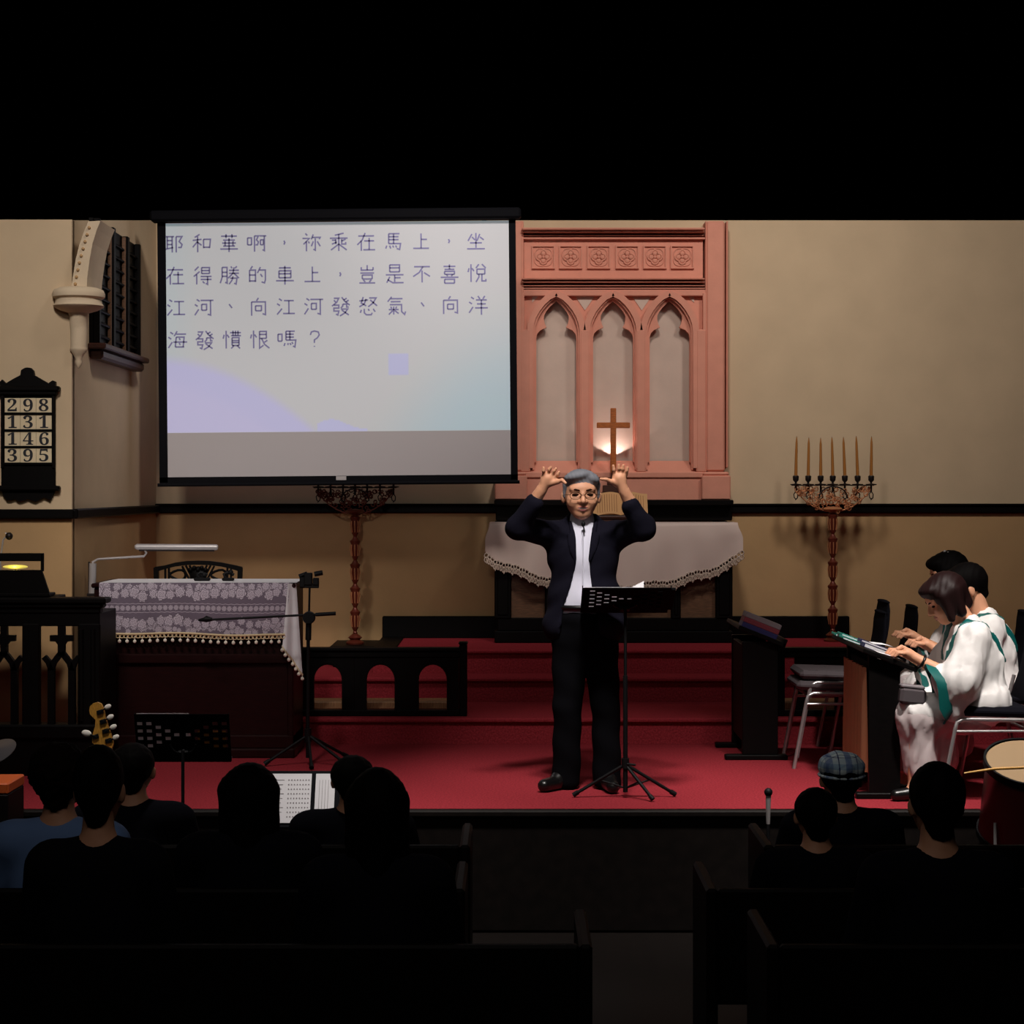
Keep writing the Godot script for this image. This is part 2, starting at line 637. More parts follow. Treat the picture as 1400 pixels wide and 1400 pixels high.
func room() -> void:
	var m := MB.new()
	m.box2(Vector3(-6.0, -0.6, -4.2), Vector3(6.0, 0.0, 0.62))
	var o := structure("floor", m, M.red_carpet)
	m = MB.new()
	m.box2(Vector3(-6.0, -0.59, 0.621), Vector3(6.0, -0.03, 0.65), 0.004)
	m.box2(Vector3(-6.0, -0.035, 0.6205), Vector3(6.0, -0.001, 0.675), 0.008)
	structure("trim_1", m, M.nave_wood)
	m = MB.new()
	m.box2(Vector3(-6.0, -0.7, 0.62), Vector3(6.0, -0.6, 12.0))
	structure("floor_nave", m, M.nave_wood)
	# chancel steps, each with a carpeted nosing that stands a little proud
	var r := 0.1625
	var fronts := [-1.71, -2.58, -2.83]
	for k in 3:
		m = MB.new()
		var x0 := -2.56 if k == 0 else -0.93 if k == 2 else -1.62
		var x1 := 5.0 if k == 0 else 2.42 if k == 2 else 2.95
		m.box2(Vector3(x0, r * k + 0.0005, -3.84), Vector3(x1, r * (k + 1) - 0.028, fronts[k] - 0.028))
		m.box2(Vector3(x0, r * (k + 1) - 0.03, -3.84), Vector3(x1, r * (k + 1), fronts[k]), 0.009)
		structure("floor_step", m, M.red_carpet)
	# walls: back, left return, the pier of the chancel arch
	var rail := 1.413
	m = MB.new()
	m.box2(Vector3(-2.8, rail, -4.1), Vector3(4.6, 3.49, -3.84))
	structure("wall_back", m, M.cream_plaster)
	m = MB.new()
	m.box2(Vector3(-2.8, -0.6, -4.1), Vector3(4.6, rail, -3.84))
	structure("wall_back_dado", m, M.ochre_plaster)
	var turned := Transform3D(Basis(Vector3(0, 0, -1), Vector3.UP, Vector3.RIGHT), Vector3(-2.71, 0, 0))
	m = MB.new()
	m.prism(PackedVector2Array([Vector2(1.22, rail), Vector2(3.84, rail), Vector2(3.84, 3.49), Vector2(1.22, 3.125)]), 0.3, turned)
	structure("wall_left", m, M.cream_plaster)
	m = MB.new()
	m.prism(PackedVector2Array([Vector2(1.22, 0.0), Vector2(3.84, 0.0), Vector2(3.84, rail), Vector2(1.22, rail)]), 0.3, turned)
	structure("wall_left_dado", m, M.ochre_plaster)
	m = MB.new()
	var flat := Transform3D(Basis(Vector3.RIGHT, Vector3(0, 0, -1), Vector3.UP), Vector3.ZERO)
	var plan := PackedVector2Array([Vector2(-4.6, 1.19), Vector2(-2.56, 1.19), Vector2(-2.56, 1.25), Vector2(-2.86, 1.49), Vector2(-4.6, 1.49)])
	flat.origin = Vector3(0, (rail + 3.125) * 0.5, 0)
	m.prism(plan, 3.125 - rail, flat)
	structure("wall_pier", m, M.cream_plaster)
	m = MB.new()
	flat.origin = Vector3(0, rail * 0.5, 0)
	m.prism(plan, rail, flat)
	structure("wall_pier_dado", m, M.ochre_plaster)
	# dado rails
	m = MB.new()
	m.box2(Vector3(-2.56, 1.384, -3.84), Vector3(4.6, 1.442, -3.805), 0.008)
	m.box2(Vector3(-2.56, 1.436, -3.84), Vector3(4.6, 1.452, -3.79), 0.005)
	structure("trim_2", m, M.black_wood)
	m = MB.new()
	m.box2(Vector3(-2.56, 1.384, -3.81), Vector3(-2.525, 1.442, -1.19), 0.008)
	structure("trim_3", m, M.black_wood)
	m = MB.new()
	m.box2(Vector3(-4.6, 1.384, -1.19), Vector3(-2.54, 1.44, -1.155), 0.008)
	structure("trim_4", m, M.black_wood)
	# black skirting behind the altar dais
	m = MB.new()
	m.box2(Vector3(-0.93, 0.4875, -3.84), Vector3(2.42, 0.644, -3.79), 0.006)
	m.box2(Vector3(-0.93, 0.47, -3.82), Vector3(-0.775, 0.5, -2.835), 0.004)
	structure("baseboard_back", m, M.black_wood)
	m = MB.new()
	m.box2(Vector3(-1.24, r * 2, -3.84), Vector3(-0.932, 0.466, -3.3), 0.006)
	m.box2(Vector3(-1.26, 0.45, -3.84), Vector3(-0.932, 0.47, -3.29), 0.004)
	structure("trim_5", m, M.black_wood)
	# the springing of the chancel arch with its capital and corbel
	m = MB.new()
	var left := []
	var right := []
	for q in [[98, 395, 119, 395], [100, 380, 120, 378], [104, 355, 123, 355], [109, 335, 127, 333], [116, 315, 133, 314], [121, 303, 138, 302]]:
		left.append(V2(W(q[0], q[1], -1.15)))
		right.push_front(V2(W(q[2], q[3], -1.15)))
	var rib := PackedVector2Array(left + right)
	m.prism(rib, 0.4, Transform3D(Basis(), Vector3(0, 0, -1.34)))
	o = structure("trim_6", m, M.pale_stone)
	var nail := MB.new()
	nail.box(Vector3.ZERO, Vector3(0.016, 0.016, 0.016), Basis(Vector3.BACK, PI / 4), 0.004)
	var nm := nail.mesh(M.ochre_plaster)
	for k in 9:
		var f := k / 8.0
		shared(o, "nailhead", nm, W(lerpf(103, 122, pow(f, 1.25)), lerpf(388, 311, f), -1.135))
	var cap := W(107.5, 395, -1.19)
	m = MB.new()
	m.lathe([Vector2(0.0, 0.005), Vector2(0.11, 0.005), Vector2(0.142, -0.008), Vector2(0.152, -0.03), Vector2(0.15, -0.05), Vector2(0.132, -0.062), Vector2(0.134, -0.082), Vector2(0.146, -0.1), Vector2(0.14, -0.108), Vector2(0.11, -0.125), Vector2(0.06, -0.14), Vector2(0.052, -0.16), Vector2(0.05, -0.22)], 28, Transform3D(Basis(), cap))
	o = structure("trim_7", m, M.pale_stone)
	m = MB.new()
	m.lathe([Vector2(0.05, -0.2), Vector2(0.047, -0.34), Vector2(0.05, -0.345), Vector2(0.05, -0.36), Vector2(0.03, -0.385), Vector2(0.018, -0.41), Vector2(0.022, -0.425), Vector2(0.012, -0.45), Vector2(0.0, -0.465)], 16, Transform3D(Basis(), cap + Vector3(0.0, 0, 0.0)))
	part(o, "corbel", m, M.pale_stone)
	# dark shuttered window high in the left wall
	m = MB.new()
	m.box2(Vector3(-2.56, 2.44, -2.94), Vector3(-2.535, 3.2, -1.64))
	o = structure("window_1", m, M.black_wood)
	for z in [[-2.94, -2.9], [-2.56, -2.5], [-2.12, -2.06], [-1.68, -1.64]]:
		m = MB.new()
		m.box2(Vector3(-2.535, 2.44, z[0]), Vector3(-2.495, 3.2, z[1]), 0.005)
		part(o, "mullion", m, M.black_wood)
	for z in [-2.48, -2.04]:
		m = MB.new()
		m.box2(Vector3(-2.53, 2.445, z), Vector3(-2.505, 3.19, z + 0.012), 0.003)
		part(o, "bead", m, M.brown_wood)
	for bay in 3:
		for k in 9:
			m = MB.new()
			m.box(Vector3(-2.525, 2.5 + k * 0.077, [-2.73, -2.3, -1.87][bay]), Vector3(0.035, 0.008, 0.33), Basis(Vector3.BACK, -0.7))
			part(o, "slat", m, M.black_wood)
	m = MB.new()
	m.box2(Vector3(-2.56, 2.405, -3.0), Vector3(-2.45, 2.44, -1.6), 0.008)
	m.box2(Vector3(-2.56, 2.345, -2.95), Vector3(-2.475, 2.405, -1.64), 0.015)
	part(o, "window_sill", m, M.dark_brown_wood)


func bay_head(cx: float, z: float) -> Array:
	# right half of the cusped opening of one niche, from the apex down to the foot
	var out := []
	for q in [[0, 412], [5, 416], [10, 421], [14, 426.5], [16.8, 432], [17, 437], [15.6, 443], [13.2, 448], [17, 449.5], [22, 452], [26, 456.5], [27.3, 462], [27.3, 632]]:
		out.append(V2(W(cx + q[0], q[1], z)))
	return out


func reredos() -> void:
	var t := thing("reredos", "pink stone reredos with three pointed niches behind the altar", "reredos", Vector3(0, 0, 0))
	var zb := -3.74
	var zf := -3.68
	var m := MB.new()
	var a := W(716, 402, -3.8)
	var b := W(961, 650, -3.8)
	m.box2(Vector3(a.x, b.y, -3.84), Vector3(b.x, a.y, -3.805))
	part(t, "niche_back", m, M.panel_paint, "pale pinkish grey niche backing")
	var edges := [711.0, 799.3, 876.8, 966.0]
	var mids := [760.5, 838.0, 915.2]
	for k in 3:
		var cx: float = mids[k]
		var h := bay_head(cx, zb)
		m = MB.new()
		for side in [1, -1]:
			var poly := PackedVector2Array()
			var mid := V2(W(cx, 400, zb))
			poly.append(mid)
			for q in h:
				poly.append(Vector2(mid.x + (q.x - mid.x) * side, q.y))
			var ex := W(edges[k + 1] if side == 1 else edges[k], 632, zb)
			poly.append(Vector2(ex.x, ex.y))
			poly.append(Vector2(ex.x, mid.y))
			m.prism(poly, 0.05, Transform3D(Basis(), Vector3(0, 0, zb)))
		part(t, "cusped_head", m, M.pink_stone)
		# pointed arch moulding and its jambs
		m = MB.new()
		for side in [1, -1]:
			var arc := []
			for q in [[0, 402], [8, 406.5], [16, 414], [23, 423], [28.5, 433], [31.8, 443], [33, 452], [33.3, 640]]:
				arc.append(V2(W(cx + (q[0] + 3.0) * side, q[1], zf)))
			arc[0] = V2(W(cx, 401, zf))
			m.strip(arc, 0.044, 0.05, Transform3D(Basis(), Vector3(0, 0, zf)))
			var arc2 := []
			for q in arc:
				arc2.append(q + Vector2(-side * 0.026, -0.012))
			m.strip(arc2, 0.016, 0.05, Transform3D(Basis(), Vector3(0, 0, zf - 0.025)))
		part(t, "arch_moulding", m, M.pink_stone)
		m = MB.new()
		var s0 := W(cx - 37, 645, zf)
		var s1 := W(cx + 37, 645, zf)
		var s2 := W(cx - 28, 630, zb - 0.05)
		var s3 := W(cx + 28, 630, zb - 0.05)
		m.quad(s0, s1, s3, s2)
		m.quad(s0, s1, s1 + Vector3(0, -0.02, 0), s0 + Vector3(0, -0.02, 0))
		part(t, "sloping_sill", m, M.pink_stone)
	m = MB.new()
	for e in [[711.0, 725.0], [792.5, 806.5], [869.5, 883.5], [951.0, 966.0]]:
		m.box2(W(e[0], 646, zf - 0.03), W(e[1], 450, zf + 0.028), 0.01)
		if e[0] < 720.0 or e[0] > 940.0:
			m.box2(W(e[0] if e[0] < 720.0 else e[1] - 6.0, 460, zf - 0.03), W(e[0] + 6.0 if e[0] < 720.0 else e[1], 400, zf + 0.024), 0.004)
	part(t, "mullions", m, M.pink_stone)
	for tr in [[784.5, 814.5, 799.5], [862.0, 892.0, 877.0], [727.5, 739.0, 727.5], [936.0, 948.5, 948.5]]:
		m = MB.new()
		m.prism(PackedVector2Array([V2(W(tr[0], 403, zb)), V2(W(tr[1], 403, zb)), V2(W(tr[2], 425 if tr[1] - tr[0] > 20 else 414, zb))]), 0.01, Transform3D(Basis(), Vector3(0, 0, zb + 0.026)))
		part(t, "spandrel_panel", m, M.panel_paint)
	m = MB.new()
	m.box2(W(711, 406, zf - 0.06), W(966, 396, zf + 0.015), 0.005)
	part(t, "head_rail", m, M.pink_stone)
	for c in [[382, 397], [314, 328]]:
		m = MB.new()
		var y: float = c[0]
		m.box2(W(713, y + 3.5, -3.84), W(964, y, -3.59), 0.008)
		m.box2(W(713, y + 8.5, -3.84), W(964, y + 3, -3.615), 0.012)
		m.box2(W(713, y + 13, -3.84), W(964, y + 8, -3.645), 0.008)
		m.box2(W(713, y + 15, -3.84), W(964, y + 13, -3.66), 0.003)
		part(t, "cornice", m, M.pink_stone)
	# frieze of six carved squares
	m = MB.new()
	m.box2(W(716, 383, -3.84), W(961, 328, -3.7))
	part(t, "frieze", m, M.pink_stone)
	var star := MB.new()
	var s := 15.0 / 192.0
	var z0 := 0.0
	star.strip([Vector2(-s, -s), Vector2(s, -s), Vector2(s, s), Vector2(-s, s)], 0.009, 0.024, Transform3D(), true)
	star.box(Vector3(0, 0, -0.008), Vector3(2 * s, 2 * s, 0.006))
	var lobes := []
	var outer := []
	for k in 48:
		var an := TAU * k / 48.0
		var rr := s * (0.44 + 0.2 * absf(cos(2.0 * an)))
		lobes.append(Vector3(cos(an) * rr, sin(an) * rr, 0.0))
		rr = s * (0.74 + 0.16 * absf(sin(2.0 * an)))
		outer.append(Vector3(cos(an) * rr, sin(an) * rr, -0.004))
	star.tube(lobes, 0.007, 6, true)
	star.tube(outer, 0.0055, 6, true)
	for k in 4:
		var an := PI / 2 * k
		star.ball(Vector3(cos(an), sin(an), 0) * s * 0.34, Vector3(0.017, 0.017, 0.009))
	star.ball(Vector3.ZERO, Vector3(0.012, 0.012, 0.012))
	var sm := star.mesh(M.pink_stone)
	for px in [742.8, 780.2, 818.6, 857.6, 895.4, 932.8]:
		shared(t, "carved_rosette", sm, W(px, 351.5, -3.69))
	for side in [0, 1]:
		m = MB.new()
		var p0 := 962.0 if side else 686.0
		m.box2(W(p0, 645, -3.84), W(p0 + 29, 302, -3.65), 0.012)
		var inner := 961.0 if side else 711.0
		m.box2(W(inner, 640, -3.84), W(inner + 5, 302, -3.655), 0.006)
		var oe := 990.0 if side else 681.5
		m.box2(W(oe, 640, -3.84), W(oe + 5.5, 302, -3.7), 0.006)
		part(t, "pilaster", m, M.pink_stone)
		m = MB.new()
		var q0 := 955.0 if side else 677.0
		m.box2(W(q0, 683, -3.84), W(q0 + 44, 650, -3.6), 0.008)
		m.box2(W(q0 + 2, 651, -3.84), W(q0 + 42, 645, -3.615), 0.012)
		part(t, "pilaster_base", m, M.pink_stone)
	m = MB.new()
	m.box2(W(700, 684, -3.84), W(978, 645, -3.655), 0.006)
	m.box2(W(700, 654, -3.84), W(978, 645, -3.64), 0.008)
	part(t, "plinth", m, M.pink_stone)


func altar() -> void:
	var zt := -3.35
	var x0 := -0.122
	var x1 := 1.533
	var t := thing("retable", "black wooden retable shelf between altar and pink reredos", "shelf", Vector3(0.706, 0.4875, -3.66))
	var m := MB.new()
	m.box2(W(678, 711, -3.78) - t.position, W(1001, 690, -3.585) - t.position, 0.006)
	part(t, "front_board", m, M.black_wood)
	m = MB.new()
	m.box2(W(676, 690, -3.78) - t.position, W(1003, 683.5, -3.49) - t.position, 0.006)
	part(t, "shelf_board", m, M.black_wood)
	for x in [x0 + 0.05, x1 - 0.05]:
		m = MB.new()
		m.box2(Vector3(x - 0.05, 0.4875, -3.77) - t.position, Vector3(x + 0.05, 1.33, -3.68) - t.position, 0.005)
		part(t, "leg", m, M.black_wood)
	# altar table
	t = thing("altar_table", "black wooden altar table under a linen cloth, its brown boards standing for the shaded wall behind", "table", Vector3(0.706, 0.4875, -3.45))
	var o: Vector3 = t.position
	m = MB.new()
	m.box2(Vector3(x0 - 0.02, 1.285, -3.66) - o, Vector3(x1 + 0.02, 1.32, zt + 0.02) - o, 0.006)
	part(t, "table_top", m, M.black_wood)
	m = MB.new()
	m.box2(Vector3(x0, 0.49, -3.55) - o, Vector3(x1, 0.57, zt) - o, 0.006)
	m.box2(Vector3(x0 + 0.02, 0.57, -3.53) - o, Vector3(x1 - 0.02, 0.66, zt - 0.02) - o, 0.006)
	part(t, "plinth", m, M.black_wood)
	for e in [[676.0, 699.0], [745.0, 757.0], [918.0, 931.0], [979.0, 1002.0]]:
		m = MB.new()
		var xa: float = (e[0] - 700.0) / 197.0
		var xb: float = (e[1] - 700.0) / 197.0
		m.box2(Vector3(xa, 0.655, zt - 0.1) - o, Vector3(xb, 1.286, zt - 0.01) - o, 0.008)
		m.box2(Vector3(xa + 0.02, 0.68, zt - 0.05) - o, Vector3(xb - 0.02, 1.27, zt - 0.002) - o, 0.006)
		part(t, "stile", m, M.black_wood)
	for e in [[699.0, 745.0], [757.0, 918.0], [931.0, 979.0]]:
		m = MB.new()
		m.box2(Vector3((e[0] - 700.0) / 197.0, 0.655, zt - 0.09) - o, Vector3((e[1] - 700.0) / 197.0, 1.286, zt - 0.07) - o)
		part(t, "shaded_wall_board", m, M.brown_wood)  # brown stands in for the shaded wall seen through the open table
	# linen cloth: top sheet, hanging front whose hem dips in the middle, lace border
	var c := thing("altar_cloth", "pale linen altar cloth with crochet lace hem draped over altar", "tablecloth", Vector3(0.706, 1.3205, -3.45))
	o = c.position
	var top := []
	var front := []
	var hem := []
	var nu := 90
	var xl := -0.185
	var xr := 1.598
	for b in 3:
		var row := []
		for a in nu + 1:
			row.append(Vector3(lerpf(x0 - 0.03, x1 + 0.03, a / float(nu)), 1.3245, lerpf(-3.6, zt + 0.028, b / 2.0)) - o)
		top.append(row)
	for b in 15:
		var f := b / 14.0
		var row := []
		for a in nu + 1:
			var u := a / float(nu)
			# hem outline of the hanging front, from one end to the other
			var drop: float = 0.2 + 0.235 * pow(sin(PI * clampf(u, 0, 1)), 0.75) + 0.012 * sin(u * 37.0)
			var spread := lerpf(0.0, 1.0, smoothstep(0.0, 0.6, f))
			var x := lerpf(lerpf(x0 - 0.03, x1 + 0.03, u), lerpf(xl, xr, u), spread)
			var side := pow(absf(u - 0.5) * 2.0, 3.0)
			var wave := 0.011 * f * (sin(u * 31.0 + f * 2.0) + 0.7 * sin(u * 53.0 - f)) + 0.014 * f * sin(u * 12.0 + 1.0)
			row.append(Vector3(x, 1.3245 - drop * f, zt + 0.03 + 0.018 * sin(minf(f * 4.0, 1.57)) + wave - 0.02 * side * f) - o)
		front.append(row)
	for r in range(1, front.size()):
		top.append(front[r])
	m = MB.new()
	m.grid(top)
	part(c, "linen", m, M.altar_linen)
	m = MB.new()
	var last: Array = front[-1]
	for a in nu:
		var p: Vector3 = last[a]
		var q: Vector3 = last[a + 1]
		var mid := (p + q) * 0.5
		var out := Vector3(0, -1, 0)
		var wide := (q - p).length()
		for ring in 2:
			var pts := []
			for k in 8:
				var an := TAU * k / 8.0
				pts.append(mid + Vector3(cos(an) * wide * 0.55, sin(an) * (0.019 if ring else 0.017), 0.0) + out * (0.008 + ring * 0.03 + (0.008 if a % 3 == 0 else 0.0)))
			m.tube(pts, 0.0042, 4, true)
		m.tube([mid + out * 0.02, mid + out * (0.072 if a % 3 == 0 else 0.058)], 0.004, 4)
	var lace := part(c, "lace_hem", m, M.lace_thread, "openwork crochet lace border")
	lace.set_meta("kind", "stuff")
	# corner folds hanging at both ends
	for side in [0, 1]:
		m = MB.new()
		var rows := []
		for b in 7:
			var f := b / 6.0
			var row := []
			for k in 6:
				var g := k / 5.0
				var x: float = lerpf(x0 - 0.03, xl, f) if side == 0 else lerpf(x1 + 0.03, xr, f)
				var sg := -1.0 if side == 0 else 1.0
				row.append(Vector3(x + sg * 0.006 * sin(g * 7.0), 1.3245 - 0.21 * f, lerpf(zt + 0.03, -3.6, g)) - o)
			rows.append(row)
		m.grid(rows)
		part(c, "end_drop", m, M.altar_linen)
	# open bible on a wooden rest
	var at := W(848, 713, -3.44)
	at.y = 1.3255
	var st := thing("bible_stand", "low brown wooden book rest holding open bible on the altar", "book stand", at)
	var tilt := Basis(Vector3.RIGHT, -0.55)
	m = MB.new()
	m.box(Vector3(0, 0.105, -0.03), Vector3(0.38, 0.2, 0.015), tilt, 0.004)
	part(st, "back_board", m, M.dark_brown_wood)
	m = MB.new()
	m.box(Vector3(0, 0.03, 0.045), Vector3(0.38, 0.016, 0.05), tilt, 0.004)
	part(st, "ledge", m, M.dark_brown_wood)
	m = MB.new()
	m.box2(Vector3(-0.17, 0.0, -0.05), Vector3(0.17, 0.022, 0.05), 0.004)
	part(st, "foot", m, M.dark_brown_wood)
	var bk := thing("open_bible", "large open bible with tan pages in front of the wooden cross", "book", at + Vector3(0, 0.04, 0.04))
	for side in [-1, 1]:
		m = MB.new()
		var rows := []
		for layer in 2:
			for b in 2:
				var row := []
				for a in 9:
					var u := a / 8.0
					var lift := 0.03 * sin(PI * minf(1.0, u * 1.25)) * (1.0 - 0.45 * u)
					row.append(Vector3(side * u * 0.19, 0.0, 0.0) + tilt * Vector3(0, (b if layer == 0 else 1 - b) * 0.175, 0.018 + lift if layer == 0 else 0.008))
				rows.append(row)
		rows.append(rows[0])
		m.grid(rows)
		part(bk, "page_block", m, M.page_cream)
		for k in 9:
			m = MB.new()
			var u := 0.14 + k * 0.088
			var lift := 0.03 * sin(PI * minf(1.0, u * 1.25)) * (1.0 - 0.45 * u)
			m.box(Vector3(side * u * 0.19, 0, 0) + tilt * Vector3(0, 0.087, 0.0195 + lift), Vector3(0.0035, 0.14, 0.0015), tilt)
			part(bk, "print_column", m, M.page_print)
	# wooden cross on a stepped base with the small lamp behind its foot
	var cp := W(838.5, 683.5, -3.575)
	var cr := thing("cross", "orange brown wooden cross on a stepped base in front of middle niche", "cross", cp)
	m = MB.new()
	for k in 4:
		var q0 := W(818 + k * 6.0 - (3 if k == 0 else 0), 683 - k * 8.0, -3.575)
		var half := cp.x - q0.x
		var w := half * 2.0
		m.box2(Vector3(-half, 0.0 + k * 0.052, -0.05 + k * 0.008), Vector3(half, (k + 1) * 0.052, 0.08 - k * 0.014), 0.004)
	part(cr, "stepped_base", m, M.dark_brown_wood)
	m = MB.new()
	m.box2(Vector3(-0.02, 0.19, -0.018), Vector3(0.02, cp.y * 0.0 + W(838, 558, -3.575).y - cp.y, 0.018), 0.004)
	part(cr, "upright", m, M.cross_wood)
	var ay := W(838, 581.5, -3.575).y - cp.y
	m = MB.new()
	m.box2(Vector3(-0.117, ay - 0.02, -0.0175), Vector3(0.117, ay + 0.02, 0.0185), 0.004)
	part(cr, "crossbar", m, M.cross_wood)
	# the little uplight hides behind the foot of the cross and washes the niche
	var lp := W(839, 627, -3.745)
	var ul := thing("cross_uplight", "small uplight lamp hidden behind the foot of the cross", "lamp", Vector3(lp.x, lp.y - 0.048, -3.745))
	m = MB.new()
	m.lathe([Vector2(0.0, 0.0), Vector2(0.018, 0.0), Vector2(0.018, 0.008), Vector2(0.013, 0.012), Vector2(0.013, 0.036)], 12)
	part(ul, "lamp_stem", m, M.black_metal)
	m = MB.new()
	m.lathe([Vector2(0.0, 0.0), Vector2(0.012, 0.0)], 12, Transform3D(Basis(), Vector3(0, 0.034, 0)))
	var glow := mat("uplight_glow", rgb(255, 244, 236), 0.5)
	glow.emission_enabled = true
	glow.emission = rgb(255, 236, 226)
	glow.emission_energy_multiplier = 1.0
	part(ul, "lamp_lens", m, glow)
	spot("cross_uplight_beam", lp + Vector3(0, -0.008, 0), lp + Vector3(0, 1.0, 0.0), 57.0, rgb(255, 236, 230), 0.075, 0.06, 0.006)


# strokes of the projected writing on a 20 x 20 square, y down
func strokes() -> Dictionary:
	return {
		"耶": "1,3 10,3|3,3 3,15|8,3 8,19|3,7 8,7|3,11 8,11|0,16 9,14|12,3 12,19|12,3 18,3 15,8 18,11 17,14 14,14",
		"和": "8,1 3,4|1,7 10,6|6,3 6,19|6,8 1,14|6,9 10,12|12,6 12,15|12,6 19,6 18,15|12,14 18,14",
		"華": "2,3 18,3|7,1 7,5|13,1 13,5|4,7 16,7|10,5 10,19|3,10 17,10|6,8 6,13|14,8 14,13|4,13 16,13|1,16 19,16",
		"啊": "1,5 1,12|1,5 5,5 5,12|1,12 5,12|8,3 8,19|8,3 12,3 10,7 12,9 11,12 9,12|13,3 20,3|18,3 18,18 16,17|14,7 14,12|14,7 17,7 17,12|14,12 17,12",
		"袮": "4,1 6,3|1,6 8,6 2,12|5,9 5,19|7,9 8,11|12,2 10,7|11,5 19,5 18,7|14,6 14,18 12,17|12,9 10,14|16,9 19,14",
		"乘": "15,1 6,3|1,6 19,6|10,2 10,19|7,7 7,12|3,8 7,8|3,12 8,10|13,7 13,12 17,12 17,10|17,7 13,9|10,12 2,18|10,12 18,18",
		"在": "2,4 18,4|9,1 6,8 1,13|5,9 5,19|8,9 18,9|13,6 13,18|7,18 19,18",
		"馬": "5,2 5,12|5,2 16,2|5,5 15,5|5,8 15,8|10,2 10,12|5,12 17,12 16,18 13,17|3,14 2,17|6,14 7,17|9,14 10,16|12,14 13,16",
		"上": "10,2 10,17|10,8 16,8|2,17 18,17",
		"坐": "6,3 2,10|6,6 9,9|14,3 11,10|14,6 18,9|10,2 10,17|4,12 16,12|1,18 19,18",
		"得": "6,1 2,5|7,6 1,11|4,9 4,19|9,2 9,8|9,2 17,2 17,8|9,5 17,5|9,8 17,8|8,11 19,11|8,14 19,14|15,11 15,19 13,18|10,16 12,18",
		"勝": "2,2 2,12 0,18|2,2 7,2 7,18 5,17|2,7 7,7|2,11 7,11|11,1 12,3|17,1 15,3|9,5 19,5|9,8 19,8|14,2 13,8 8,13|14,8 19,13|10,13 17,13 16,19 14,18|13,11 12,15 9,19",
		"的": "5,1 3,4|2,5 2,17|2,5 8,5 8,17|2,10 8,10|2,16 8,16|13,2 10,8|12,5 18,5 18,15 17,18 14,17|13,9 15,12",
		"車": "4,3 16,3|4,6 4,13|4,6 16,6 16,13|4,9 16,9|4,13 16,13|1,16 19,16|10,1 10,20",
		"豈": "10,1 10,6|4,3 4,6 16,6|16,3 16,6|3,9 17,9|5,11 5,15|5,11 15,11 15,15|5,15 15,15|6,16 8,18|14,16 12,18|2,19 18,19",
		"是": "5,1 5,8|5,1 15,1 15,8|5,4 15,4|5,8 15,8|1,11 19,11|10,11 10,18|10,14 16,14|5,13 2,19|3,16 8,19 19,19",
		"不": "2,3 18,3|11,3 7,9 1,13|10,7 10,19|12,9 18,13",
		"喜": "4,3 16,3|10,1 10,6|5,6 15,6|5,8 5,11|5,8 15,8 15,11|5,11 15,11|7,11 8,13|13,11 12,13|1,14 19,14|5,16 5,20|5,16 15,16 15,20|5,20 15,20",
		"悅": "4,1 4,19|2,5 1,9|5,5 7,8|12,1 9,5|15,1 19,5|10,6 10,11|10,6 18,6 18,11|10,11 18,11|12,11 12,14 9,19|15,11 15,18 19,18 19,16",
		"江": "3,2 6,4|1,7 4,9|1,18 6,12|8,4 18,4|13,4 13,17|7,17 19,17",
		"河": "3,2 6,4|1,7 4,9|1,18 5,12|7,3 20,3|17,3 17,18 14,17|8,7 8,13|8,7 13,7 13,13|8,13 13,13",
		"向": "10,1 8,4|3,5 3,19|3,5 17,5 17,18 14,17|7,9 7,14|7,9 13,9 13,14|7,14 13,14",
		"發": "3,2 8,2 6,6 1,10|3,4 5,6|11,1 14,5 19,9|16,2 13,4|18,4 15,6|3,9 8,9 8,12 3,12 3,15 8,15 7,19 5,18|12,8 12,10 10,12|12,8 16,8 16,11 18,11|10,13 17,13 14,17 9,20|11,14 18,19",
		"怒": "5,1 3,7 8,10|8,3 6,8 1,11|1,5 10,4|11,2 18,2 15,7 10,11|12,4 19,10|3,14 2,17|6,13 6,17 8,19 13,19 14,17|10,13 11,15|15,13 17,16",
		"氣": "6,1 2,6|5,3 17,3|5,6 15,6|4,9 16,9 16,16 19,19 20,16|8,11 8,19|3,14 13,14|5,11 6,13|11,11 10,13|7,15 3,19|9,15 13,18",
		"洋": "3,2 6,4|1,7 4,9|1,18 5,12|10,1 12,4|17,1 15,4|8,5 19,5|9,9 18,9|7,13 20,13|13.5,5 13.5,20",
		"海": "3,2 6,4|1,7 4,9|1,18 5,12|10,1 7,6|9,4 19,4|9,7 8,17|9,7 17,7 16,17|6,12 20,12|8,17 17,17|12,8 13,10|12,13 13,15",
		"憤": "4,1 4,19|2,5 1,9|5,5 7,8|8,3 19,3|11,1 11,6|16,1 16,6|13.5,1 13.5,6|9,6 19,6|10,8 10,16|10,8 17,8 17,16|10,11 17,11|10,13 17,13|10,16 17,16|12,16 9,19|15,16 18,19",
		"恨": "4,1 4,19|2,5 1,9|5,5 7,8|10,2 10,19 14,16|10,2 17,2 17,9|10,5 17,5|10,9 17,9|18,11 15,13|12,9 15,15 20,19",
		"嗎": "1,5 1,12|1,5 5,5 5,12|1,12 5,12|9,2 9,11|9,2 18,2|9,5 17,5|9,8 17,8|13,2 13,11|9,11 19,11 18,18 16,17|8,14 7,17|11,14 11,16|13,14 14,16|15,13 16,15",
		"？": "6,6 7,3 10,2 14,3 15,6 13,9 10,11 10,14|10,17 10,18",
		"，": "10,8 11,10 10,12",
		"、": "8,7 11,11",
	}


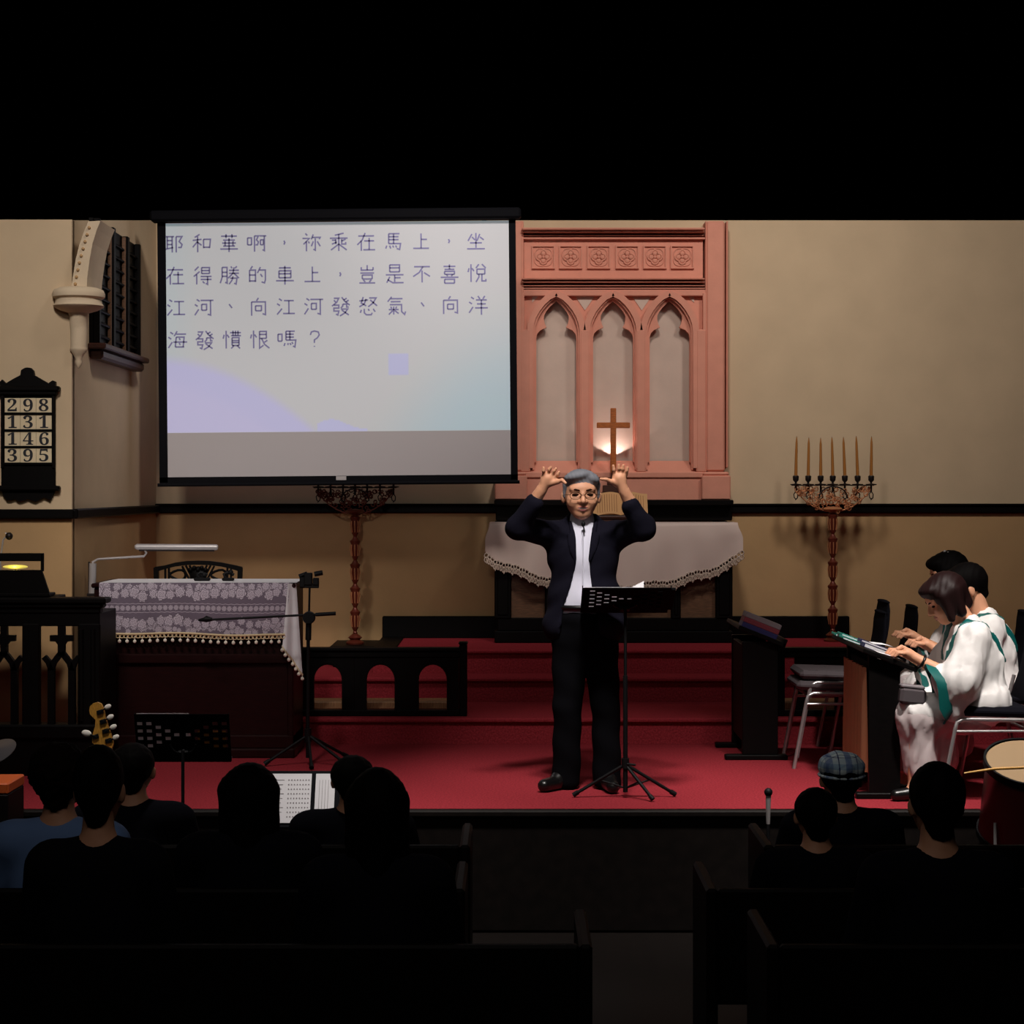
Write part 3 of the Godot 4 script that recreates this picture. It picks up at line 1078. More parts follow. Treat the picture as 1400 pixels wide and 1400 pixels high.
func screen() -> void:
	var z := -2.9
	var c := W(462, 480, z)
	var t := thing("projection_screen", "white projection screen with black border showing a slide of writing", "projection screen", c)
	t.rotation.z = 0.0088
	var L := func(px, py, dz): return W(px, py, z) - c + Vector3(0, 0, dz)
	# the projected slide: light tints of lavender and cyan on white
	var im := Image.create(240, 146, false, Image.FORMAT_RGB8)
	for y in 146:
		for x in 240:
			var px := 228.0 + x / 240.0 * 469.0
			var py := 304.0 + y / 146.0 * 286.0
			var col := Color(0.49, 0.49, 0.475)
			var cy := smoothstep(560.0, 700.0, px + (py - 480.0) * 0.7) * smoothstep(380.0, 560.0, py)
			col = col.lerp(Color(0.36, 0.5, 0.52), cy * 0.8)
			col = col.lerp(Color(0.42, 0.5, 0.5), smoothstep(280.0, 228.0, px) * 0.5)
			var edge := 478.0 + 0.0021 * pow(maxf(px - 232.0, 0.0), 2.0) + (px - 232.0) * 0.09
			if py > edge and px < 440.0:
				col = col.lerp(Color(0.46, 0.45, 0.6), smoothstep(0.0, 22.0, py - edge))
				if py > edge + 34.0 + (px - 232.0) * 0.1:
					col = col.lerp(Color(0.48, 0.46, 0.6), smoothstep(34.0, 60.0, py - edge - (px - 232.0) * 0.1))
			if py > 586.0 - 14.0 * exp(-pow((px - 452.0) / 26.0, 2.0)) and px > 432.0 and px < 500.0:
				col = Color(0.45, 0.46, 0.6)
			if px > 530.0 and px < 558.0 and py > 484.0 and py < 513.0:
				col = col.lerp(Color(0.4, 0.42, 0.62), 0.75)
			im.set_pixel(x, y, Color(col.r * 0.98, col.g * 1.04, col.b * 1.09))
	var slide := mat("projected_slide", rgb(193, 187, 189), 0.9)
	slide.emission_enabled = true
	slide.emission = Color.WHITE
	slide.emission_operator = BaseMaterial3D.EMISSION_OP_MULTIPLY
	slide.emission_texture = ImageTexture.create_from_image(im)
	slide.emission_energy_multiplier = 0.93
	var m := MB.new()
	m.grid([[L.call(227, 303.5, 0), L.call(697.5, 303.5, 0)], [L.call(227, 590, 0), L.call(697.5, 590, 0)]])
	var p := part(t, "projected_screen_image", m, slide, "bright projected slide with four lines of blue writing")
	m = MB.new()
	m.grid([[L.call(227, 590, 0), L.call(697.5, 590, 0)], [L.call(227, 652, 0), L.call(697.5, 652, 0)]])
	part(t, "blank_cloth", m, M.screen_cloth, "unlit lower strip of the screen cloth")
	m = MB.new()
	m.box2(L.call(216.5, 658, -0.003), L.call(228, 302, 0.003), 0.001)
	m.box2(L.call(697, 658, -0.003), L.call(706.5, 302, 0.003), 0.001)
	m.box2(L.call(216.5, 660, -0.003), L.call(706.5, 650.5, 0.003), 0.001)
	part(t, "black_border", m, M.screen_black)
	m = MB.new()
	m.tube([L.call(214, 661, 0), L.call(709, 661, 0)], 0.012, 10)
	part(t, "weight_bar", m, M.screen_black)
	m = MB.new()
	m.box2(L.call(458, 656.5, 0.002), L.call(472, 651, 0.007), 0.001)
	part(t, "maker_plate", m, M.silver_plastic)
	m = MB.new()
	m.box2(L.call(208, 302, -0.06), L.call(714, 287, 0.06), 0.015)
	part(t, "roller_case", m, M.screen_black)
	for px in [260, 660]:
		m = MB.new()
		m.box2(L.call(px, 300, -0.05), L.call(px + 6, 292, -0.94), 0.004)
		part(t, "wall_bracket", m, M.screen_black)
	# writing
	var ink := mat("slide_writing", rgb(150, 146, 196), 0.9)
	var book := strokes()
	var lines := [["耶和華啊，袮乘在馬上，坐", 239.5, 331.0], ["在得勝的車上，豈是不喜悅", 240.5, 375.0], ["江河、向江河發怒氣、向洋", 241.5, 418.5], ["海發憤恨嗎？", 242.5, 463.0]]
	for ln in lines:
		for k in ln[0].length():
			var g := MB.new()
			var size := 27.0
			for s in book[ln[0][k]].split("|"):
				var pts := []
				for q in s.split(" "):
					var xy: PackedStringArray = q.split(",")
					var v: Vector3 = L.call(ln[1] + k * 37.5 + (float(xy[0]) / 20.0 - 0.5) * size, ln[2] + (float(xy[1]) / 20.0 - 0.5) * size, 0.0)
					pts.append(Vector2(v.x, v.y))
				g.strip(pts, 0.0098, 0.0008, Transform3D(Basis(), Vector3(0, 0, 0.0012)))
			var o := MeshInstance3D.new()
			o.name = "written_character"
			o.mesh = g.mesh(ink)
			p.add_child(o, true)


func candelabra() -> void:
	var u := 1.0 / 194.8
	for side in [0, 1]:
		var at := Vector3((1138.5 - 700.0) * u, 0.4875, -3.5) if side else Vector3((485.5 - 700.0) * u, 0.4705, -3.5)
		var t := thing("candelabrum", "tall copper candelabrum with seven candles right of the altar" if side else "tall copper candelabrum standing behind the lower edge of the projection screen", "candelabrum", at)
		var h := 0.918 # where the stem meets the bowl
		var m := MB.new()
		m.lathe([Vector2(0, 0), Vector2(0.062, 0), Vector2(0.064, 0.012), Vector2(0.05, 0.022), Vector2(0.034, 0.03), Vector2(0.05, 0.045), Vector2(0.03, 0.062), Vector2(0.016, 0.072)], 20)
		part(t, "base", m, M.turned_copper)
		for k in 5:
			var y0 := 0.07 + k * (h - 0.09) / 5.0
			m = MB.new()
			m.lathe([Vector2(0.012, y0), Vector2(0.018, y0 + 0.008), Vector2(0.012, y0 + 0.018), Vector2(0.016, y0 + 0.03), Vector2(0.024, y0 + 0.045), Vector2(0.032, y0 + 0.1), Vector2(0.03, y0 + 0.135), Vector2(0.036, y0 + 0.148), Vector2(0.036, y0 + 0.156), Vector2(0.024, y0 + 0.165), Vector2(0.012, y0 + 0.186), Vector2(0.012, y0 + 0.192)], 16)
			var b := part(t, "turned_segment", m, M.turned_copper)
			m = MB.new()
			for q in 8:
				var an := TAU * q / 8.0
				m.tube([Vector3(cos(an) * 0.026, y0 + 0.05, sin(an) * 0.026), Vector3(cos(an) * 0.034, y0 + 0.1, sin(an) * 0.034), Vector3(cos(an) * 0.031, y0 + 0.13, sin(an) * 0.031)], 0.0035, 5)
			part(b, "fluting", m, M.gilt_filigree)
		# openwork bowl of scrolls
		m = MB.new()
		var rng := RandomNumberGenerator.new()
		rng.seed = 41 + side
		for k in 130:
			var x := rng.randf_range(-1.0, 1.0)
			var low := h + 0.155 * pow(absf(x), 2.2) - 0.01
			var y := rng.randf_range(low, h + 0.158)
			var r := rng.randf_range(0.011, 0.02)
			var ph := rng.randf() * TAU
			var dz := rng.randf_range(-0.05, 0.05) * (1.0 - x * x * 0.7)
			var pts := []
			for q in 9:
				var an := ph + q / 8.0 * 5.2
				var rr := r * (1.0 - 0.04 * q)
				pts.append(Vector3(x * 0.262 + cos(an) * rr, y + sin(an) * rr, dz))
			m.tube(pts, 0.004, 4)
		var arch := []
		for q in 13:
			var f := q / 12.0 * 2.0 - 1.0
			arch.append(Vector3(f * 0.268, h + 0.155 * pow(absf(f), 2.2) - 0.006, 0))
		m.tube(arch, 0.005, 5)
		m.lathe([Vector2(0.012, h - 0.02), Vector2(0.03, h - 0.01), Vector2(0.07, h + 0.01), Vector2(0.06, h + 0.022), Vector2(0.0, h + 0.03)], 16)
		part(t, "scrollwork_bowl", m, M.gilt_filigree if side else M.turned_copper, "openwork bowl of gilt scrolls")
		m = MB.new()
		var loop := []
		for q in 11:
			var an := PI * q / 10.0
			loop.append(Vector3(cos(an) * 0.1, h + 0.085 + sin(an) * 0.085, 0.03))
		m.tube(loop, 0.005, 5)
		m.tube([Vector3(-0.29, h + 0.178, 0), Vector3(0.29, h + 0.178, 0)], 0.004, 5)
		part(t, "top_rod", m, M.dark_iron)
		var xs := [-50.5, -33.5, -16.5, 0.0, 16.5, 34.0, 52.5]
		for k in 7:
			var x: float = xs[k] * u
			m = MB.new()
			m.lathe([Vector2(0, h + 0.13), Vector2(0.007, h + 0.13), Vector2(0.007, h + 0.176), Vector2(0.038, h + 0.18), Vector2(0.04, h + 0.186), Vector2(0.008, h + 0.19), Vector2(0.008, h + 0.2), Vector2(0.02, h + 0.212), Vector2(0.022, h + 0.24), Vector2(0.017, h + 0.246), Vector2(0.0, h + 0.246)], 12, Transform3D(Basis(), Vector3(x, 0, 0)))
			m.tube([Vector3(x, h + 0.135, 0), Vector3(x - 0.014, h + 0.115, 0), Vector3(x - 0.01, h + 0.09, 0), Vector3(x + 0.006, h + 0.08, 0)], 0.004, 5)
			m.tube([Vector3(x, h + 0.135, 0), Vector3(x + 0.014, h + 0.115, 0), Vector3(x + 0.012, h + 0.09, 0), Vector3(x - 0.004, h + 0.075, 0)], 0.004, 5)
			part(t, "candle_cup", m, M.dark_iron)
			if side:
				m = MB.new()
				var tip: float = 0.262 + [0.004, -0.004, -0.006, 0.0, 0.0, 0.006, 0.004][k]
				var lean: float = [0.006, 0.004, 0.0, -0.006, -0.01, -0.01, 0.003][k]
				var rows := []
				for q in 8:
					var f := q / 7.0
					rows.append([Vector3(lean * f, f * tip, 0), lerpf(0.0115, 0.0075, f)])
				var pts := []
				var rad := []
				for q in rows:
					pts.append(q[0])
					rad.append(q[1])
				rad[7] = 0.003
				pts[7] += Vector3(0, 0.004, 0)
				m.tube(pts, rad, 10)
				var cn := thing("candle", "ochre taper candle standing in the candelabrum right of the altar", "candle", at + Vector3(x, h + 0.2465, 0), "candles of the candelabrum")
				part(cn, "wax", m, M.candle_wax)
				m = MB.new()
				m.tube([Vector3(lean, tip, 0), Vector3(lean, tip + 0.01, 0)], 0.0014, 5)
				part(cn, "wick", m, M.ink)


func pointed(cx: float, half: float, foot: float, spring: float, apex: float, side: int) -> Array:
	var out := [Vector2(cx, apex)]
	for k in range(1, 7):
		var f := k / 6.0
		out.append(Vector2(cx + side * half * sin(f * PI / 2), lerpf(apex, spring, 1.0 - cos(f * PI / 2)) if k < 6 else spring))
	out.append(Vector2(cx + side * half, foot))
	return out


func rails() -> void:
	var z := -1.84
	var y0 := 0.1628
	var groups := [[-1.375, [-1.132, -0.808, -0.487], -0.33, -0.288, "black wooden communion rail with pointed arches behind the boom microphone stand"], [1.63, [1.9, 2.22, 2.54], 2.72, 2.75, "black wooden communion rail behind the stacked choir chairs"]]
	for gi in 2:
		var g: Array = groups[gi]
		var t := thing("communion_rail", g[4], "railing", Vector3(0, y0, z))
		var m := MB.new()
		var xa: float = minf(g[0], g[3]) - 0.03
		var xb: float = maxf(g[0], g[3]) + 0.0
		m.box2(Vector3(xa, 0.396, -0.05), Vector3(xb, 0.42, 0.05), 0.008)
		m.box2(Vector3(xa, 0.36, -0.03), Vector3(xb, 0.397, 0.035), 0.006)
		part(t, "top_rail", m, M.black_wood)
		m = MB.new()
		m.box2(Vector3(xa, 0.0, -0.035), Vector3(xb, 0.038, 0.04), 0.005)
		part(t, "bottom_rail", m, M.black_wood)
		for k in 3:
			var cx: float = g[1][k]
			m = MB.new()
			for side in [1, -1]:
				var poly := PackedVector2Array([Vector2(cx, 0.362)])
				poly.append_array(PackedVector2Array(pointed(cx, 0.086, 0.036, 0.22, 0.315, side)))
				poly.append(Vector2(cx + side * 0.161, 0.036))
				poly.append(Vector2(cx + side * 0.161, 0.362))
				m.prism(poly, 0.04, Transform3D())
			part(t, "arched_panel", m, M.black_wood)
			m = MB.new()
			for side in [1, -1]:
				m.strip(pointed(cx, 0.096, 0.04, 0.22, 0.33, side), 0.014, 0.056)
			part(t, "arch_bead", m, M.black_wood)
		for px in [g[2] + 0.03 if gi == 0 else g[0] + 0.02]:
			m = MB.new()
			m.box2(Vector3(px - 0.024, 0.0, -0.045), Vector3(px + 0.024, 0.44, 0.045), 0.006)
			m.box2(Vector3(px - 0.028, 0.44, -0.05), Vector3(px + 0.028, 0.455, 0.05), 0.006)
			part(t, "end_post", m, M.black_wood)
		# kneeling board behind the rail
		m = MB.new()
		m.box2(Vector3(xa + 0.04, 0.0005, -0.5), Vector3(xb - 0.06, 0.055, -0.3), 0.01)
		single("kneeling_board", m, M.tan_wood, "low tan kneeling board behind the right communion rail" if gi else "low tan kneeling board behind the left communion rail", "kneeler", Vector3(0, y0, z))


func pulpit() -> void:
	var z := -0.45
	var t := thing("pulpit", "black wooden pulpit with gothic open tracery below the hymn board", "pulpit", Vector3(-2.6, 0, z))
	var o := t.position
	var L := func(px, py, dz): return W(px, py, z) - o + Vector3(0, 0, dz)
	var m := MB.new()
	m.box2(L.call(-60, 825, -0.1), L.call(147, 817, 0.05), 0.008)
	m.box2(L.call(-60, 825, -0.34), L.call(70, 817, -0.08), 0.004)
	m.box2(L.call(-60, 832, -0.08), L.call(142, 824, 0.035), 0.012)
	m.box2(L.call(-60, 839, -0.06), L.call(138, 831, 0.02), 0.008)
	part(t, "cornice", m, M.black_wood)
	m = MB.new()
	m.box2(L.call(-60, 856, -0.02), L.call(137, 838, 0.012), 0.004)
	part(t, "frieze_board", m, M.black_wood)
	for e in [[-60, -20], [31, 55], [107, 138]]:
		m = MB.new()
		m.box2(L.call(e[0], 992, -0.03), L.call(e[1], 852, 0.018), 0.008)
		if e[0] > 60:
			for q in [112.0, 128.0]:
				m.tube([L.call(q, 985, 0.018), L.call(q, 860, 0.018)], 0.014, 8)
		part(t, "post", m, M.black_wood)
	for cx in [5.5, 84.0]:
		m = MB.new()
		var xf := Transform3D(Basis(), Vector3(0, 0, -0.008))
		var Q := func(px, py): return V2(L.call(px, py, 0))
		for s in [-1, 1]:
			m.strip([Q.call(cx + s * 14, 992), Q.call(cx + s * 14, 914)], 0.036, 0.035, xf)
			m.strip([Q.call(cx + s * 14, 916), Q.call(cx + s * 11, 906), Q.call(cx + s * 5, 898), Q.call(cx, 892)], 0.03, 0.035, xf)
			m.strip([Q.call(cx + s * 14, 916), Q.call(cx + s * 18, 905), Q.call(cx + s * 24, 898)], 0.028, 0.035, xf)
			m.prism(PackedVector2Array([Q.call(cx, 867), Q.call(cx + s * 7, 868.5), Q.call(cx + s * 15.5, 868.5), Q.call(cx + s * 15.5, 876.5), Q.call(cx + s * 8, 877), Q.call(cx + s * 5, 881), Q.call(cx, 882)]), 0.034, xf)
		m.strip([Q.call(cx, 897), Q.call(cx, 853)], 0.037, 0.035, xf)
		part(t, "tracery", m, M.black_wood)
	m = MB.new()
	m.box2(L.call(-60, 1010, -0.1), L.call(144, 990, 0.03), 0.01)
	part(t, "sill_rail", m, M.black_wood)
	m = MB.new()
	m.box2(Vector3(L.call(-60, 0, 0).x, 0.0, -0.06), Vector3(L.call(138, 0, 0).x, L.call(0, 1008, 0).y, 0.012), 0.006)
	part(t, "base_panel", m, M.black_wood)
	m = MB.new()
	m.box2(L.call(118, 992, -0.44), L.call(136, 838, -0.02), 0.004)
	part(t, "side_panel", m, M.black_wood)
	# book rest with a small reading lamp behind its slot
	var top := W(0, 817, z).y
	var bk := thing("book_rest", "black sloping book rest with narrow open slot on top of pulpit", "book rest", Vector3(-2.6, top, z - 0.1))
	var q := bk.position
	var K := func(px, py, dz): return W(px, py, z) - q + Vector3(0, 0, dz - 0.1)
	m = MB.new()
	m.prism(PackedVector2Array([V2(K.call(-40, 780, 0)), V2(K.call(53, 780, 0)), V2(K.call(65, 816.5, 0)), V2(K.call(-40, 816.5, 0))]), 0.02, Transform3D(Basis(), Vector3(0, 0, 0.03)))
	m.box2(K.call(-40, 816.5, -0.1), K.call(64, 812, 0.05), 0.004)
	part(bk, "lower_board", m, M.black_wood)
	m = MB.new()
	m.box2(K.call(-40, 768, 0.0), K.call(54.5, 757, 0.03), 0.004)
	m.box2(K.call(51, 782, 0.0), K.call(54.5, 757, 0.03), 0.003)
	m.box2(K.call(-40, 782, 0.0), K.call(-30, 757, 0.03), 0.003)
	part(bk, "frame", m, M.black_wood)
	var lamp := thing("reading_lamp", "small reading lamp glowing yellow in the slot of the pulpit book rest", "lamp", Vector3(W(8, 0, z).x, top, z - 0.2))
	m = MB.new()
	var gl: float = W(0, 777, z).y - top
	m.lathe([Vector2(0, 0), Vector2(0.03, 0), Vector2(0.03, 0.01), Vector2(0.006, 0.014), Vector2(0.006, gl - 0.01)], 12)
	part(lamp, "lamp_stand", m, M.black_metal)
	m = MB.new()
	m.ball(Vector3(0, gl, 0), Vector3(0.07, 0.012, 0.02))
	var y := mat("reading_lamp_glow", rgb(240, 220, 90), 0.5)
	y.emission_enabled = true
	y.emission = rgb(226, 206, 96)
	y.emission_energy_multiplier = 0.65
	part(lamp, "lamp_tube", m, y)
	var om := OmniLight3D.new()
	om.name = "reading_lamp_light"
	add_child(om)
	om.position = lamp.position + Vector3(0, gl, 0.03)
	om.light_color = rgb(255, 226, 120)
	om.light_energy = 0.004
	om.light_size = 0.01
	om.omni_range = 20.0
	om.shadow_enabled = true
	# gooseneck microphone rising from the pulpit
	var mk := thing("gooseneck_microphone", "small round microphone on a bent wire above the pulpit", "microphone", Vector3(W(-16, 0, z).x, top, z - 0.25))
	var hd := W(12.5, 733, z - 0.25) - mk.position
	m = MB.new()
	m.tube([Vector3(0, 0, 0), Vector3(0, 0.2, 0), Vector3(0.015, hd.y - 0.02, 0), Vector3(0.05, hd.y + 0.02, 0), Vector3(hd.x - 0.02, hd.y + 0.02, 0), hd], 0.005, 6)
	part(mk, "gooseneck", m, M.silver_plastic)
	m = MB.new()
	m.ball(hd, Vector3(0.021, 0.021, 0.021))
	part(mk, "foam_head", m, M.dark_iron)


func hymn_board() -> void:
	var z := -1.16
	var c := W(38, 600, z)
	c.z = -1.19
	var t := thing("hymn_board", "black wooden hymn board with rows 298, 131, 146 and 395", "sign board", c)
	var L := func(px, py, dz): return W(px, py, z) - c + Vector3(0, 0, dz - 0.03)
	var m := MB.new()
	m.box2(L.call(1, 672, 0), L.call(75, 533, 0.022), 0.003)
	part(t, "board", m, M.black_wood)
	m = MB.new()
	m.box2(L.call(-6, 535, 0), L.call(82, 528, 0.06), 0.008)
	m.box2(L.call(-2, 540, 0), L.call(78, 534, 0.045), 0.006)
	part(t, "cornice", m, M.black_wood)
	m = MB.new()
	var pd := PackedVector2Array()
	for q in [[0, 529], [0, 522], [3, 519], [8, 524], [20, 517], [28, 513], [29, 506], [34, 503], [38, 502.5], [42, 503], [46, 507], [47, 513], [54, 517], [66, 524], [72, 520], [76, 522], [76, 529]]:
		pd.append(V2(L.call(q[0], q[1], 0)))
	m.prism(pd, 0.03, Transform3D(Basis(), Vector3(0, 0, 0.02)))
	part(t, "pediment", m, M.black_wood)
	m = MB.new()
	m.box2(L.call(-5, 671, 0), L.call(82, 664, 0.05), 0.008)
	part(t, "ledge", m, M.black_wood)
	m = MB.new()
	pd = PackedVector2Array()
	for q in [[2, 670], [75, 670], [72, 677], [68, 684], [60, 680], [54, 683], [48, 686], [42, 684], [38, 682], [33, 684], [26, 686], [20, 682], [14, 684], [9, 684], [4, 677]]:
		pd.append(V2(L.call(q[0], q[1], 0)))
	m.prism(pd, 0.024, Transform3D(Basis(), Vector3(0, 0, 0.013)))
	part(t, "apron", m, M.black_wood)
	m = MB.new()
	for x in [[1, 5.5], [71, 75]]:
		m.box2(L.call(x[0], 640, 0.02), L.call(x[1], 540, 0.034), 0.003)
	for y in [565.5, 588.3, 610.8, 634.0]:
		m.box2(L.call(3, y + 1.6, 0.02), L.call(73, y - 1.2, 0.034), 0.002)
	part(t, "card_rails", m, M.black_wood)
	var font := SystemFont.new()
	font.font_names = PackedStringArray(["Droid Serif"])
	font.font_weight = 700
	var rows := ["298", "131", "146", "395"]
	var ys := [554.0, 577.0, 599.8, 622.5]
	for r in 4:
		for k in 3:
			m = MB.new()
			var a: Vector3 = L.call(6.2 + k * 21.5, ys[r] + 9.8, 0.022)
			var b: Vector3 = L.call(27.3 + k * 21.5, ys[r] - 9.8, 0.026)
			m.box2(a, b, 0.0005)
			var card := part(t, "number_card", m, M.hymn_card, "cream card printed with the figure " + rows[r][k])
			var tm := TextMesh.new()
			tm.text = rows[r][k]
			tm.font = font
			tm.font_size = 64
			tm.pixel_size = 0.0016
			tm.depth = 0.001
			tm.material = M.ink
			var o := MeshInstance3D.new()
			o.name = "printed_figure"
			o.mesh = tm
			card.add_child(o, true)
			o.position = (a + b) * 0.5 + Vector3(0, 0.0, 0.003)
			o.scale = Vector3(1.12, 0.98, 1)


func lace_texture() -> ImageTexture:
	var w := 1024
	var h := 256
	var im := Image.create(w, h, false, Image.FORMAT_RGB8)
	var ground := rgb(112, 100, 114)
	var thread := rgb(206, 194, 206)
	im.fill(ground)
	var rng := RandomNumberGenerator.new()
	rng.seed = 9
	for y in range(0, h, 3):
		for x in w:
			if (x + y) % 3 == 0:
				im.set_pixel(x, y, ground.lerp(thread, 0.18))
	var flowers := []
	for k in 22:
		for j in 3:
			flowers.append([k * 48 + rng.randf_range(-20, 20), rng.randf_range(14, 34), rng.randf_range(14, 24)])
			flowers.append([k * 48 + rng.randf_range(-20, 20), rng.randf_range(206, 250), rng.randf_range(14, 26)])
		flowers.append([k * 48 + rng.randf_range(-8, 8), rng.randf_range(46, 70), rng.randf_range(24, 34)])
		flowers.append([k * 48 + rng.randf_range(-10, 10), rng.randf_range(184, 210), rng.randf_range(22, 34)])
	for k in 36:
		flowers.append([k * 29 + 10, 126, 15])
	for fl in flowers:
		var r: int = int(fl[2])
		var ph: float = rng.randf() * TAU
		for dy in range(-r, r + 1):
			for dx in range(-r, r + 1):
				var x := posmod(int(fl[0]) + dx, w)
				var y := int(fl[1]) + dy
				if y < 0 or y >= h:
					continue
				var d := sqrt(dx * dx + dy * dy) / r
				var an := atan2(dy, dx) + ph
				var edge := 0.86 + 0.1 * cos(an * (5.0 + r % 4)) + 0.04 * cos(an * 13.0)
				if d < edge:
					var vein := 0.5 + 0.5 * sin(d * 15.0 + 2.0 * sin(an * 4.0))
					im.set_pixel(x, y, ground.lerp(thread, 0.4 + 0.55 * vein))
				elif d < edge + 0.1:
					im.set_pixel(x, y, ground.lerp(Color.BLACK, 0.15))
	for x in w:
		for y in [104, 105, 148, 149]:
			im.set_pixel(x, y + int(2.0 * sin(x * 0.2)), thread)
	return ImageTexture.create_from_image(im)


func piano() -> void:
	var zf := -1.14
	var x0 := -2.42
	var x1 := -1.267
	var t := thing("upright_piano", "dark mahogany upright piano under a lace cloth", "piano", Vector3((x0 + x1) * 0.5, 0, -1.42))
	var o := t.position
	var m := MB.new()
	m.box2(Vector3(x0 - 0.015, 0.985, -1.68) - o, Vector3(x1 + 0.015, 1.012, zf + 0.02) - o, 0.008)
	part(t, "lid", m, M.mahogany)
	for x in [x0, x1 - 0.035]:
		m = MB.new()
		m.box2(Vector3(x, 0.03, -1.67) - o, Vector3(x + 0.035, 0.986, zf) - o, 0.006)
		part(t, "side", m, M.mahogany)
	m = MB.new()
	m.box2(Vector3(x0 + 0.034, 0.6, -1.2) - o, Vector3(x1 - 0.034, 0.986, zf - 0.016) - o)
	part(t, "upper_panel", m, M.mahogany)
	m = MB.new()
	m.box2(Vector3(x0 + 0.03, 0.545, -1.3) - o, Vector3(x1 - 0.03, 0.602, zf + 0.008) - o, 0.008)
	part(t, "middle_rail", m, M.mahogany)
	m = MB.new()
	m.box2(Vector3(x0 + 0.034, 0.13, -1.2) - o, Vector3(x1 - 0.034, 0.546, zf - 0.02) - o)
	part(t, "lower_panel", m, M.mahogany)
	m = MB.new()
	m.box2(Vector3(x0 - 0.01, 0.0, -1.68) - o, Vector3(x1 + 0.01, 0.055, zf + 0.015) - o, 0.008)
	m.box2(Vector3(x0, 0.054, -1.67) - o, Vector3(x1, 0.13, zf + 0.002) - o, 0.006)
	part(t, "plinth", m, M.mahogany)
	# lace cloth with ball fringe
	var lace := mat("lace_cloth", Color.WHITE, 0.95, 0.0, 0.2)
	lace.albedo_texture = lace_texture()
	var c := thing("lace_cloth", "grey white floral lace cloth with ball fringe over the piano", "cloth", Vector3((x0 + x1) * 0.5, 1.013, -1.42))
	o = c.position
	var zc := zf + 0.04
	var xa := W(135, 0, zc).x
	var xb := W(404, 0, zc).x
	m = MB.new()
	m.grid([[Vector3(xa, 1.0135, -1.66) - o, Vector3(xb, 1.0135, -1.66) - o], [Vector3(xa, 1.0165, -1.4) - o, Vector3(xb, 1.0165, -1.4) - o], [Vector3(xa, 1.0165, zf + 0.025) - o, Vector3(xb, 1.0165, zf + 0.025) - o]])
	part(c, "cloth_top", m, M.paper)
	var hemw := func(u): return W(lerpf(137, 390, u), 865.0 + 3.5 * u + 1.2 * sin(u * 11.0), zc)
	var rows := []
	for b in 13:
		var f := b / 12.0
		var row := []
		for a in 81:
			var u := a / 80.0
			var top := Vector3(lerpf(xa, xb - 0.03, u), 1.0165, zf + 0.026)
			var p: Vector3 = top.lerp(hemw.call(u), f)
			p.z = zf + 0.026 + 0.016 * sin(minf(f * 5.0, 1.57)) + 0.009 * f * sin((u * 26.0 - f * 2.6) * (1.0 + 0.3 * u)) * smoothstep(1.05, 0.25, u)
			row.append(p - o)
		rows.append(row)
	m = MB.new()
	m.grid(rows)
	part(c, "cloth_front", m, lace)
	# loose corner hanging over the end
	rows = []
	for b in 10:
		var f := b / 9.0
		var row := []
		for a in 9:
			var u := a / 8.0
			var top := W(lerpf(393.5, 403.5, u), 798, zf + 0.045)
			var bot := W(lerpf(386, 412.5, u), lerpf(884, 924, u), zf + 0.05)
			var p := top.lerp(bot, f)
			p.z += -0.05 * u + 0.016 * f * sin(u * 9.0)
			row.append(p - o)
		rows.append(row)
	m = MB.new()
	m.grid(rows)
	part(c, "hanging_corner", m, M.paper, "plain mauve white corner of the cloth")
	var corner: Array = rows[-1]
	m = MB.new()
	var edge := []
	for a in 41:
		edge.append(hemw.call(a / 40.0) - o + Vector3(0, 0, 0.012))
	m.tube(edge, 0.007, 5)
	m.tube(corner, 0.006, 5)
	for a in 46:
		var p: Vector3 = hemw.call((a + 0.5) / 46.0) - o + Vector3(0, -0.012, 0.012)
		var pts := []
		for k in 8:
			var an := TAU * k / 8.0
			pts.append(p + Vector3(cos(an) * 0.0155, sin(an) * 0.011, 0))
		m.tube(pts, 0.003, 4, true)
	part(c, "fringe_braid", m, M.cream_fringe)
	var pm := MB.new()
	pm.ball(Vector3.ZERO, Vector3(0.0105, 0.0115, 0.0105), Basis(), 10, 7)
	pm.tube([Vector3(0, 0.008, 0), Vector3(0, 0.03, 0)], 0.002, 4)
	var pmm := pm.mesh(M.pompom)
	for a in 24:
		shared(c, "pompom", pmm, hemw.call((a + 0.6) / 24.4) - o + Vector3(0, -0.042, 0.012))
	for a in 7:
		var f := a / 6.0 * 8.0
		var p: Vector3 = corner[int(f)].lerp(corner[mini(int(f) + 1, 8)], f - int(f))
		shared(c, "pompom", pmm, p + Vector3(0.0, -0.02, 0.01))
	# long desk lamp clamped behind the cloth
	var z := -1.5
	var d := thing("desk_lamp", "long silver bar desk lamp on a bent arm at the piano", "lamp", W(126, 795, z))
	o = d.position
	var L := func(px, py): return W(px, py, z) - o
	m = MB.new()
	m.tube([L.call(126, 812), L.call(127, 770)], 0.022, 12)
	part(d, "post", m, M.silver_plastic)
	m = MB.new()
	m.tube([L.call(121.5, 815), L.call(122, 768)], 0.006, 8)
	m.box2(L.call(120, 815) + Vector3(0, 0, -0.03), L.call(134, 811) + Vector3(0, 0, 0.03), 0.003)
	part(d, "clamp", m, M.dark_iron)
	m = MB.new()
	m.tube([L.call(126, 769), L.call(134, 764.5), L.call(165, 762.5), L.call(197, 760.5), L.call(200, 756), L.call(197, 750)], 0.007, 8)
	part(d, "arm", m, M.silver_plastic)
	m = MB.new()
	m.tube([L.call(184.5, 748), L.call(187, 747.6), L.call(296, 748.4), L.call(298, 748.6)], [0.01, 0.018, 0.018, 0.012], 12)
	part(d, "lamp_head", m, M.silver_plastic)
	m = MB.new()
	m.tube([L.call(190, 751.5), L.call(293, 752)], 0.009, 8)
	part(d, "lens_strip", m, M.dark_iron)
